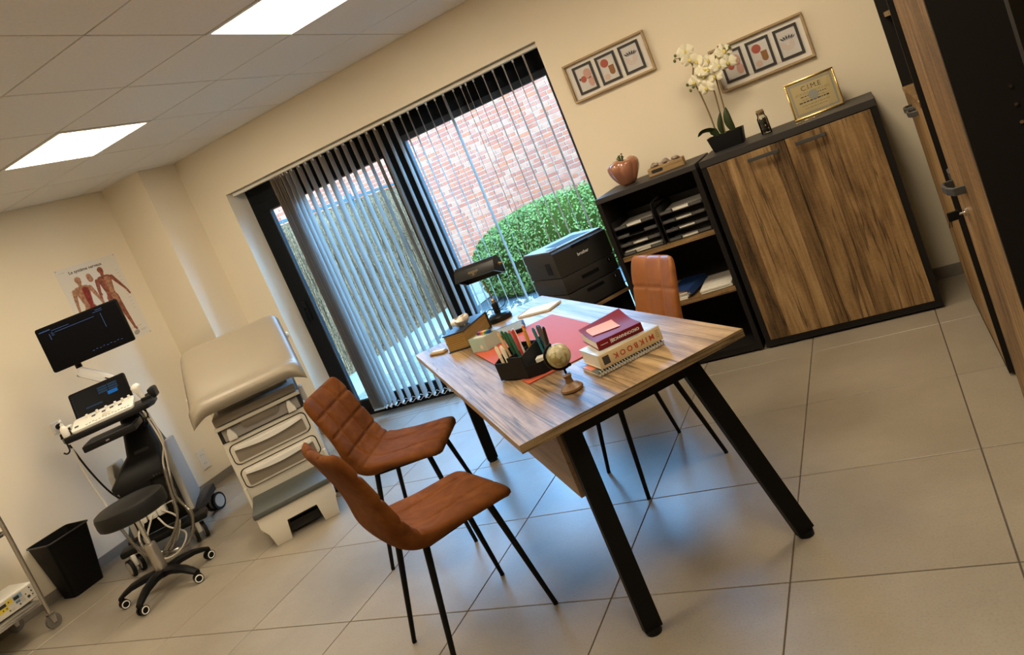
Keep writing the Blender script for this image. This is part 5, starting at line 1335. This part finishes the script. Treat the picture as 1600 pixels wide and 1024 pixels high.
for k in range(6): G().box(-0.098 + rs.uniform(0, 0.006), 0.092 + rs.uniform(-0.006, 0), -0.145 + rs.uniform(0, 0.01), 0.15, 0.004 * k, 0.004 * k + 0.0035, M=Rm(R(rs.uniform(-1.0, 1.0)), 'Z')).done('sheet', M_SHEET, o, smooth=False)
g = G()
for i in range(5):
    for j in range(4): g.box(-0.07 + 0.030 * i, -0.048 + 0.030 * i, -0.11 + 0.05 * j, -0.108 + 0.05 * j, 0.0237, 0.0241)
g.done('printed_lines', M_GREYP, o, smooth=False, kind='stuff')

# printer on its stand
M_PRN = plain('printer_dark', (0.028, 0.026, 0.024), 0.5, spec=0.25); M_PRN2 = plain('printer_top_grey', (0.20, 0.21, 0.22), 0.4)
PRZ = math.atan2(0.332, 0.241)          # local x runs along the front
PC = Vector((0.641, -0.572)); pxv = Vector((math.cos(PRZ), math.sin(PRZ)))
ps = thing('printer_stand', 'low oak topped stand carrying the printer', 'stand', (PC.x, PC.y, 0), PRZ)
G().box(-0.015, 0.425, 0.0, 0.375, 0.498, 0.520, bev=0.001, seg=1).done('top_board', W_SHELF, ps, smooth=False)
for x in (-0.005, 0.395):
    for y in (0.010, 0.345): G().box(x, x + 0.022, y, y + 0.022, 0, 0.498).done('leg', M_BLACKM, ps, smooth=False)
G().box(0.0, 0.41, 0.02, 0.36, 0.20, 0.22).done('shelf', W_SHELF, ps, smooth=False)
for x in (0.0, 0.395): G().box(x, x + 0.014, 0.012, 0.36, 0.05, 0.498).done('side_panel', M_CARC, ps, smooth=False)
G().box(0.0, 0.41, 0.355, 0.365, 0.05, 0.498).done('back_panel', M_CARC, ps, smooth=False)
pt = thing('laser_printer', 'dark grey laser printer with two paper trays by the window', 'printer', (PC.x, PC.y, 0.5205), PRZ)
PW_, PD_ = 0.410, 0.362
G().box(0, PW_, 0, PD_, 0.0, 0.012).done('base', M_BLACKP, pt, smooth=False)
for k, (z0, z1) in enumerate(((0.010, 0.125), (0.129, 0.232))):
    d = G().box(0.002, PW_ - 0.002, 0.0, PD_, z0, z1, bev=0.006).done('paper_tray', M_PRN, pt)
    G().box(0.135, 0.265, -0.002, 0.006, z1 - 0.058 + 0.02 * (1 - k), z1 - 0.036 + 0.02 * (1 - k)).done('tray_grip', M_BLACKP, d, smooth=False)
    G().box(0.345, 0.372, -0.0012, 0.001, z1 - 0.040, z1 - 0.012).done('number_badge', M_BLACKP, d, smooth=False)
    text('tray_number', '12'[1 - k], 0.022, plain('printer_print', (0.75, 0.75, 0.72), 0.6), d, Tm(0.358, -0.0016, z1 - 0.026) @ XZ)
g = G().prism([(0.0, 0.236), (0.0, 0.385), (0.03, 0.400), (PD_, 0.400), (PD_, 0.236)], 'x', 0, PW_, bev=0.005)
bd = g.done('body', M_PRN, pt)
G().box(0.004, PW_ - 0.004, 0.025, PD_ - 0.004, 0.399, 0.406, bev=0.003, seg=1).done('top_cover', M_PRN2, pt)
G().prism([(0.09, 0.070), (PW_ - 0.06, 0.070), (PW_ - 0.08, 0.25), (0.11, 0.25)], 'z', 0.4045, 0.4068).done('output_tray', M_DARKGAP, pt, smooth=False)
G().box(0.025, 0.075, 0.045, 0.10, 0.4062, 0.4085).done('display', M_SCREEN, pt, smooth=False)
G().box(0.14, 0.27, -0.002, 0.004, 0.370, 0.388).done('front_grip', M_BLACKP, pt, smooth=False)
G().box(0.0, PW_, -0.0008, 0.002, 0.2345, 0.2375).done('front_seam', M_DARKGAP, pt, smooth=False)
G().prism([(0.070, 0.262), (0.130, 0.262), (0.130, 0.335), (0.070, 0.335)], 'x', -0.0015, 0.001).done('side_vent', M_BLACKP, pt, smooth=False)
text('lettering', 'brother', 0.027, MATS['printer_print'], pt, Tm(0.205, -0.0012, 0.320) @ XZ, bold=0.0004)

# ------------------------------------------------------------------ on the desk
M_MAT = plain('red_leather', (0.42, 0.085, 0.045), 0.6, spec=0.15, bump=0.08, bscale=260)
o = thing('desk_pad', 'large flat red leather desk pad on the desk', 'desk pad', desk(0, 0), DA)
G().prism(rrect(-0.400, 0.492, -0.192, 0.236, 0.006), 'z', 0.0, 0.003).done('pad_sheet', M_MAT, o)
g = G()
PADZ = DZ + 0.0032
M_COVER = plain('bookbox_navy', (0.012, 0.018, 0.030), 0.35); M_PAGES = plain('gilt_pages', (0.36, 0.21, 0.055), 0.45)
tb_c = Vector((-0.675, -0.138))
o = thing('tissue_box', 'book-shaped tissue box with gilt page sides', 'tissue box', desk(tb_c.x - 0.020, tb_c.y + 0.010), DA + math.atan2(0.191, -0.237))
LL, WW = 0.150, 0.062
G().box(-LL, LL, -WW, WW, 0, 0.005, bev=0.001, seg=1).done('bottom_cover', M_COVER, o, smooth=False)
for k in range(8): G().box(-LL + 0.005, LL - 0.008, -WW + 0.006, WW - 0.005, 0.006 + 0.0098 * k, 0.0145 + 0.0098 * k, bev=0.001, seg=1).done('page_block', M_PAGES, o, smooth=False)
G().box(-LL, LL, -WW, WW, 0.085, 0.091, bev=0.0015, seg=1).done('top_cover', M_COVER, o, smooth=False)
G().box(LL - 0.006, LL, -WW, WW, 0.004, 0.086).done('spine', M_COVER, o, smooth=False)
def tis(u, v):
    a = 2 * PI * v; r_ = (1 - u) ; rr = 0.060 * (0.12 + 0.88 * math.sin(PI * (0.15 + 0.8 * (1 - u))) ** 0.8) * (1 + 0.16 * math.sin(5 * a + 4 * u) + 0.08 * math.sin(11 * a))
    return (-0.02 + 1.05 * rr * math.cos(a), 0.60 * rr * math.sin(a), 0.091 + 0.044 * math.sin(u * PI / 2) + 0.004 * math.sin(3 * a + 9 * u))
G().grid(tis, 14, 40).done('tissue', plain('tissue_white', (0.78, 0.74, 0.66), 0.8), o, ang=80)
o = thing('card_holder', 'small wooden holder with white card left of the tissue box', 'card holder', desk(-0.735, -0.300), DA + R(35))
G().box(-0.055, 0.055, -0.018, 0.018, 0, 0.010, bev=0.002, seg=1).done('block', W_BOX, o, smooth=False)
G().box(-0.048, 0.048, -0.010, 0.014, 0.010, 0.016).done('cards', M_SHEET, o, smooth=False)

# lamp
M_LAMPB = plain('lamp_black', (0.008, 0.008, 0.008), 0.3, spec=0.3); M_BRASS = plain('aged_brass', (0.42, 0.30, 0.16), 0.35, metal=1.0)
o = thing('desk_lamp', 'black bankers desk lamp with brass stem', 'lamp', desk(-0.858, 0.090), 0.0)
G().lathe([(0, 0), (0.066, 0), (0.068, 0.006), (0.064, 0.024), (0.050, 0.036), (0.024, 0.042), (0, 0.043)], 36).done('base', M_LAMPB, o)
G().lathe([(0, 0.040), (0.017, 0.040), (0.018, 0.090), (0.014, 0.100), (0, 0.100)], 20).done('column', M_LAMPB, o)
G().lathe([(0, 0.098), (0.011, 0.098), (0.009, 0.108), (0.012, 0.114), (0.007, 0.124), (0, 0.124)], 16).cyl((0, 0, 0.12), (-0.006, -0.006, 0.232), 0.0048, n=10).done('stem', M_BRASS, o)
SM = Tm(-0.004, -0.008, 0.292) @ Rm(R(6), 'Z') @ Rm(R(-20), 'X') @ Matrix.Scale(1.14, 4)
sec = [(-0.058, -0.036), (-0.050, 0.010), (-0.030, 0.036), (0.0, 0.044), (0.030, 0.036), (0.050, 0.010), (0.058, -0.036), (0.052, -0.036), (0.045, 0.006), (0.026, 0.030), (0.0, 0.037), (-0.026, 0.030), (-0.045, 0.006), (-0.052, -0.036)]
sh = G().prism(sec, 'x', -0.098, 0.098, M=SM).prism(sec[:7], 'x', -0.105, -0.096, M=SM).prism(sec[:7], 'x', 0.096, 0.105, M=SM).done('shade', M_LAMPB, o, ang=50)
for sx in (-1, 1): G().cyl((sx * 0.104, 0, 0), (sx * 0.128, 0, 0), 0.006, 0.003, n=10, M=SM).ball((sx * 0.112, 0, 0), 0.008, 0.7, 1, 1, 10, 8, M=SM).done('finial', M_BRASS, sh)
g = G()
EM = SM @ Tm(-0.005, -0.0530, -0.008) @ Rm(R(-12), 'X')
g.bm.verts.ensure_lookup_table()
for r_, w in ((0.019, 0.0016),): ring(g, 0, 0, r_, w, 0, 0, 360, 24)
g.prism([(-0.026, -0.005), (0.026, -0.005), (0.026, 0.005), (-0.026, 0.005)], 'y', -0.001, -0.0004)
g.prism([(-0.010, -0.005), (0.010, -0.005), (0, -0.022)], 'y', -0.0002, 0.0004)
g.bm.transform(EM); g.done('emblem', plain('emblem_bronze', (0.10, 0.075, 0.04), 0.4, metal=0.5), sh)
o2 = thing('lamp_cable', 'thin black cable looped round the desk lamp foot', 'cable', desk(-0.858, 0.090), 0)
G().tube(catmull([(-0.060, -0.075, 0.003), (-0.050, -0.030, 0.060), (-0.020, -0.030, 0.075), (0.022, -0.026, 0.062), (0.055, 0.010, 0.075), (0.050, 0.03, 0.105), (0.015, 0.030, 0.095), (-0.020, 0.024, 0.062), (0.020, -0.028, 0.058), (0.045, -0.01, 0.056)], 8), 0.0022, 6).done('cord', M_BLACKP, o2)

# cards, pads, gadgets
o = thing('note_pad', 'cream paper pad lying beyond the red desk pad', 'note pad', desk(-0.628, 0.248), DA + R(38))
G().box(-0.104, 0.104, -0.062, 0.062, 0, 0.011, bev=0.001, seg=1).done('pages', M_SHEET, o, smooth=False)
G().box(-0.104, -0.098, -0.062, 0.062, 0.011, 0.0118).done('glue_edge', M_CORK, o, smooth=False)
M_MINT = plain('mint_card', (0.38, 0.52, 0.44), 0.5)
o = thing('mint_card_box', 'mint green open card box holding coloured notes', 'box', desk(-0.345, -0.128, PADZ), DA + R(28))
for (a, b, c, d) in ((-0.055, 0.055, -0.045, -0.043), (-0.055, 0.055, 0.043, 0.045), (-0.055, -0.053, -0.043, 0.043), (0.053, 0.055, -0.043, 0.043), (-0.053, 0.053, -0.001, 0.001)): G().box(a, b, c, d, 0.0, 0.066).done('card_wall', M_MINT, o, smooth=False)
G().box(-0.055, 0.055, -0.045, 0.045, 0.0, 0.002).done('card_base', M_MINT, o, smooth=False)
G().cyl((0.02, -0.0452, 0.022), (0.02, -0.0458, 0.022), 0.010, n=16).done('round_sticker', M_SHEET, o)
cols = [(0.10, 0.03, 0.16), (0.45, 0.02, 0.06), (0.60, 0.20, 0.02), (0.65, 0.45, 0.03), (0.05, 0.20, 0.05), (0.02, 0.08, 0.30)]
for k, c in enumerate(cols):
    p = G().box(-0.046 + 0.013 * k, -0.034 + 0.013 * k, 0.010, 0.034, 0.006, 0.076).done('index_note', plain('note_%d' % k, c, 0.6), None, smooth=False)
    p.parent = None
    q = desk(-0.345, -0.128, PADZ); p.location = q; p.rotation_euler = (0, 0, DA + R(28))
    tag(p, ['violet', 'crimson', 'orange', 'yellow', 'green', 'blue'][k] + ' index card strip standing in the mint card box', 'index card', 'rainbow index cards')
o = thing('card_stack', 'small white card stack leaning in the mint box front', 'cards', desk(-0.332, -0.146, PADZ + 0.003), DA + R(28))
G().box(-0.036, 0.036, -0.018, 0.004, 0.0, 0.060, bev=0.001, seg=1, M=Rm(R(-8), 'X') @ Tm(0, 0, 0.003)).done('cards', M_SHEET, o, smooth=False)
o = thing('desk_gadget', 'black tablet-like gadget with grey screen on the desk pad', 'gadget', desk(-0.392, 0.010, PADZ), DA + R(70))
G().prism([(-0.05, 0.0), (0.05, 0.0), (0.05, 0.036), (-0.05, 0.016)], 'x', -0.075, 0.075, bev=0.003).done('case', M_BLACKP, o)
G().box(-0.066, 0.066, -0.042, 0.042, 0.0, 0.0012, M=Tm(0, 0, 0.0262) @ Rm(math.atan2(0.020, 0.1), 'X')).done('screen', plain('grey_screen', (0.25, 0.30, 0.33), 0.2), o, smooth=False)

# pen organiser
OA = DA + math.atan2(0.091, 0.191)
oc_ = Vector(desk(0.291, -0.242, 0)); odx = Vector((math.cos(OA), math.sin(OA), 0)); ody = Vector((-math.sin(OA), math.cos(OA), 0))
M_ORG = plain('organiser_black', (0.008, 0.008, 0.008), 0.5, spec=0.15); M_ORG2 = plain('organiser_inside', (0.020, 0.021, 0.023), 0.5, spec=0.2)
o = thing('pen_organiser', 'black faceted desk organiser full of pens', 'organiser', (oc_.x, oc_.y, PADZ), OA)
g = G().prism([(0.0, 0.0), (0.0, 0.068), (0.082, 0.068), (0.082, 0.086), (0.165, 0.086), (0.165, 0.0)], 'y', 0.0, 0.004); g.done('front_wall', M_ORG, o, smooth=False)
g = G().prism([(0.0, 0.0), (0.0, 0.068), (0.075, 0.095), (0.13, 0.095), (0.13, 0.0)], 'x', 0.0, 0.004); g.done('side_wall', M_ORG, o, smooth=False)
G().box(0.0, 0.165, 0.126, 0.130, 0.0, 0.098).done('back_wall', M_ORG, o, smooth=False)
G().box(0.082, 0.085, 0.004, 0.126, 0.0, 0.085).done('divider', M_ORG2, o, smooth=False)
G().prism([(0.165, 0.0), (0.215, 0.035), (0.245, 0.10), (0.165, 0.13)], 'z', 0.0, 0.003).box(0.0, 0.165, 0.0, 0.13, 0.0, 0.003).done('floor_plate', M_ORG, o, smooth=False)
def vwall(a, b, z0a, z0b, nm, m):
    g = G(); a = Vector((a[0], a[1], 0)); b = Vector((b[0], b[1], 0)); d = (b - a).normalized(); n = Vector((-d.y, d.x, 0)) * 0.003
    vs = [a, b, b + Vector((0, 0, z0b)), a + Vector((0, 0, z0a))]
    A = [g.bm.verts.new(v) for v in vs]; B = [g.bm.verts.new(v + n) for v in vs]
    g.bm.faces.new(A); g.bm.faces.new(B[::-1])
    for i in range(4): g.bm.faces.new((A[i], B[i], B[(i + 1) % 4], A[(i + 1) % 4]))
    g.done(nm, m, o, smooth=False)
vwall((0.165, 0.004), (0.165, 0.126), 0.086, 0.115, 'divider', M_ORG2)
vwall((0.165, 0.0), (0.215, 0.035), 0.046, 0.046, 'pocket_wall', M_ORG)
vwall((0.215, 0.035), (0.245, 0.100), 0.046, 0.046, 'pocket_wall', M_ORG)
vwall((0.245, 0.100), (0.165, 0.130), 0.046, 0.100, 'pocket_wall', M_ORG)
def org(x, y, z): 
    v = oc_ + odx * x + ody * y; return (v.x, v.y, PADZ + z)
o3 = thing('paper_block', 'small white note block in the organiser pocket', 'note block', org(0.194, 0.064, 0.004), OA + R(35))
G().box(-0.018, 0.018, -0.018, 0.018, 0.0, 0.052, bev=0.001, seg=1).done('block', M_SHEET, o3, smooth=False)
pens = [(0.032, 0.022, 'cream marker', (0.70, 0.60, 0.42), 0.125, -14, 6), (0.044, 0.034, 'white marker', (0.76, 0.72, 0.62), 0.120, -10, 4), (0.060, 0.022, 'ivory marker', (0.72, 0.66, 0.52), 0.115, -6, 3), (0.030, 0.070, 'tan pencil', (0.58, 0.38, 0.18), 0.165, -12, 2), (0.045, 0.085, 'dark green pen', (0.015, 0.10, 0.045), 0.165, -14, 0), (0.060, 0.070, 'bottle green pen', (0.012, 0.08, 0.04), 0.160, -10, 4), (0.068, 0.095, 'pink pen', (0.60, 0.14, 0.16), 0.160, -8, -2),
        (0.105, 0.050, 'emerald pen', (0.015, 0.13, 0.07), 0.160, -8, 2), (0.112, 0.072, 'white capped pen', (0.70, 0.68, 0.62), 0.168, -6, 0), (0.118, 0.050, 'red pencil', (0.45, 0.05, 0.05), 0.170, -2, 2), (0.128, 0.090, 'orange pencil', (0.60, 0.19, 0.03), 0.170, 2, 0), (0.140, 0.070, 'amber highlighter', (0.55, 0.28, 0.04), 0.160, 4, 2),
        (0.178, 0.100, 'teal pen', (0.03, 0.17, 0.22), 0.150, -3, 0), (0.188, 0.108, 'petrol blue pen', (0.02, 0.11, 0.16), 0.155, 0, 0), (0.200, 0.100, 'grey pen', (0.10, 0.09, 0.085), 0.158, 3, 0), (0.212, 0.095, 'black pen', (0.012, 0.012, 0.012), 0.150, 6, 2)]
for k, (x, y, nm, c, L2, ax, ay) in enumerate(pens):
    t = thing('pen', '%s standing in the desk organiser' % nm, 'pen', org(x, y, 0.006), OA, 'pens in the organiser')
    M = Rm(R(ax), 'Y') @ Rm(R(-ay), 'X')
    b_ = 0.0052 if k > 2 else 0.0062
    G().cyl((0, 0, 0.0), (0, 0, L2 * 0.62), b_, n=10, M=M).done('barrel', plain('pen_' + nm.replace(' ', '_'), c, 0.4), t)
    G().cyl((0, 0, L2 * 0.62), (0, 0, L2 * 0.97), b_ * 1.12, n=10, M=M).cyl((0, 0, L2 * 0.97), (0, 0, L2), b_ * 0.7, n=10, M=M).done('cap', plain('cap_' + nm.replace(' ', '_'), tuple(min(1, v * 1.15) for v in c), 0.35), t)

# globe
def globe_mat():
    m, nt, N, L, b = _mat('antique_globe_map')
    tc = N.new('ShaderNodeTexCoord'); n = N.new('ShaderNodeTexNoise'); n.inputs['Scale'].default_value = 28; n.inputs['Detail'].default_value = 7; n.inputs['Roughness'].default_value = 0.62
    L.new(tc.outputs['Object'], n.inputs['Vector'])
    r = ramp(N, [(0.40, (0.42, 0.38, 0.24)), (0.50, (0.50, 0.44, 0.26)), (0.53, (0.26, 0.25, 0.10)), (0.66, (0.36, 0.22, 0.08))]); L.new(n.outputs['Fac'], r.inputs['Fac']); L.new(r.outputs['Color'], b.inputs['Base Color']); b.inputs['Roughness'].default_value = 0.3
    return m
W_TURN = plain('turned_wood', (0.16, 0.085, 0.035), 0.4, noise=0.3, nscale=40)
o = thing('mini_globe', 'small antique globe on a turned wooden foot', 'globe', desk(0.767, -0.125), DA + R(20))
G().lathe([(0, 0), (0.036, 0), (0.038, 0.004), (0.037, 0.010), (0.031, 0.014), (0.026, 0.020), (0.014, 0.026), (0.011, 0.040), (0.016, 0.052), (0.011, 0.058), (0, 0.058)], 28).done('foot', W_TURN, o)
gc = Vector((0, 0, 0.121))
G().ball(gc, 0.0395, u=32, v=20).done('globe_ball', globe_mat(), o)
arc = [gc + Vector((0, 0.0455 * math.cos(R(a)), 0.0455 * math.sin(R(a)))) for a in range(-62, -262, -10)]
GM = Tm(*gc) @ Rm(R(-35), 'Z') @ Rm(R(0), 'X') @ Tm(*(-gc))
G().tube(arc, 0.0042, 8, M=GM).cyl((0, 0, 0.056), (0, 0, 0.078), 0.004, n=10).ball(arc[-1], 0.0062, u=10, v=8, M=GM).ball(arc[0], 0.0062, u=10, v=8, M=GM).done('meridian_arm', M_BLACKP, o)

# books
o = thing('spiral_notebook', 'spiral notebook at the bottom of the book stack', 'notebook', desk(0.711, 0.097), DA)
G().box(-0.078, 0.070, -0.125, 0.125, 0.0, 0.010).done('pages', M_SHEET, o, smooth=False)
G().box(-0.080, 0.071, -0.127, 0.127, 0.010, 0.0115).done('cover', plain('notebook_cover', (0.08, 0.11, 0.10), 0.5), o, smooth=False)
G().box(-0.070, 0.010, -0.1271, -0.080, 0.0116, 0.0122).done('orange_label', plain('label_orange', (0.55, 0.16, 0.07), 0.5), o, smooth=False)
rg = G()
for i in range(12):
    pass
ringm = None
g = G(); g.tube([(0.068 + 0.011 * math.cos(R(a)), 0, 0.008 + 0.009 * math.sin(R(a))) for a in range(0, 361, 30)], 0.0016, 6)
ringm = g.mesh('wire_ring', plain('wire_grey', (0.45, 0.44, 0.42), 0.4))
for k in range(24): inst('wire_ring', ringm, o, (0, -0.119 + 0.01035 * k, 0))
M_BOOKC = plain('book_cream', (0.66, 0.52, 0.30), 0.5); M_BOOKT = plain('book_top_grey', (0.42, 0.41, 0.36), 0.35, noise=0.3, nscale=18)
o = thing('thick_book', 'thick cream book with red spine letters under the red book', 'book', desk(0.702, 0.107, DZ + 0.0175), DA)
G().box(-0.080, 0.072, -0.116, 0.116, 0.0015, 0.0465).done('pages', M_SHEET, o, smooth=False)
G().box(-0.083, 0.078, -0.119, 0.119, 0.0465, 0.0485, bev=0.0006, seg=1).done('cover', M_BOOKT, o, smooth=False)
G().box(-0.083, 0.078, -0.119, 0.119, 0.0, 0.0015).done('cover', M_BOOKC, o, smooth=False)
sp = G().box(0.072, 0.080, -0.119, 0.119, 0.0, 0.0475, bev=0.002, seg=2).done('spine', M_BOOKC, o)
YZ = Matrix(((0, 0, 1, 0), (1, 0, 0, 0), (0, 1, 0, 0), (0, 0, 0, 1)))
M_RED = plain('spine_red', (0.45, 0.06, 0.03), 0.6)
text('lettering', 'M I K B O O K', 0.025, M_RED, sp, Tm(0.0804, 0.012, 0.024) @ Rm(PI, 'X') @ YZ, bold=0.0006)
G().box(0.080, 0.0806, -0.106, -0.082, 0.010, 0.038).done('spine_photo', M_INK, sp, smooth=False)
g = G()
for i in range(3):
    for j in range(4): g.box(0.080, 0.0806, 0.098 + 0.004 * i, 0.100 + 0.004 * i, 0.014 + 0.007 * j, 0.017 + 0.007 * j)
g.done('spine_marks', plain('mark_brown', (0.22, 0.15, 0.08), 0.6), sp, smooth=False, kind='stuff')
M_RBOOK = plain('book_red', (0.16, 0.008, 0.012), 0.5, spec=0.2)
RB = DA + R(-6)
o = thing('red_book', 'dark red book on top of the stack with pink note', 'book', desk(0.655, 0.108, DZ + 0.0662), RB)
G().box(-0.098, 0.092, -0.080, 0.080, 0.0015, 0.029).done('pages', M_SHEET, o, smooth=False)
G().box(-0.100, 0.096, -0.083, 0.083, 0.0, 0.0015).done('cover', M_RBOOK, o, smooth=False)
def rc(u, v):
    x = -0.100 + 0.196 * u; y = -0.083 + 0.166 * v; return (x, y, 0.0292 + 0.026 * max(0, (0.62 - u) / 0.62) ** 1.6 * (0.55 + 0.45 * v))
G().grid(rc, 12, 6, 0.0015, lambda u, v: (0, 0, 1)).done('cover', M_RBOOK, o, label='curled dark red front cover')
sp = G().box(0.092, 0.098, -0.083, 0.083, 0.0, 0.031, bev=0.002, seg=2).done('spine', M_RBOOK, o)
M_SW = plain('spine_white', (0.75, 0.73, 0.70), 0.6)
text('lettering', 'ORDONNANCES', 0.0135, M_SW, sp, Tm(0.0984, 0.018, 0.016) @ Rm(PI, 'X') @ YZ, bold=0.0004)
G().box(0.098, 0.0984, -0.030, -0.0285, 0.008, 0.024).box(0.098, 0.0984, -0.036, -0.0345, 0.008, 0.024).box(0.098, 0.0984, -0.072, -0.046, 0.015, 0.0165).ball((0.098, 0.068, 0.016), 0.0022, 0.2, 1, 1, 8, 6).done('spine_marks', M_SW, sp, smooth=False, kind='stuff')
def pk(u, v):
    x = -0.055 + 0.085 * u; y = -0.066 + 0.095 * v; uu = (x + 0.100) / 0.196; vv = (y + 0.083) / 0.166
    return (x + 0.03 * v - 0.02, y, 0.0318 + 0.026 * max(0, (0.62 - uu) / 0.62) ** 1.6 * (0.55 + 0.45 * vv) + 0.0015)
G().grid(pk, 8, 4, 0.0005, lambda u, v: (0, 0, 1)).done('pink_note', plain('note_pink', (0.75, 0.33, 0.28), 0.6), o)
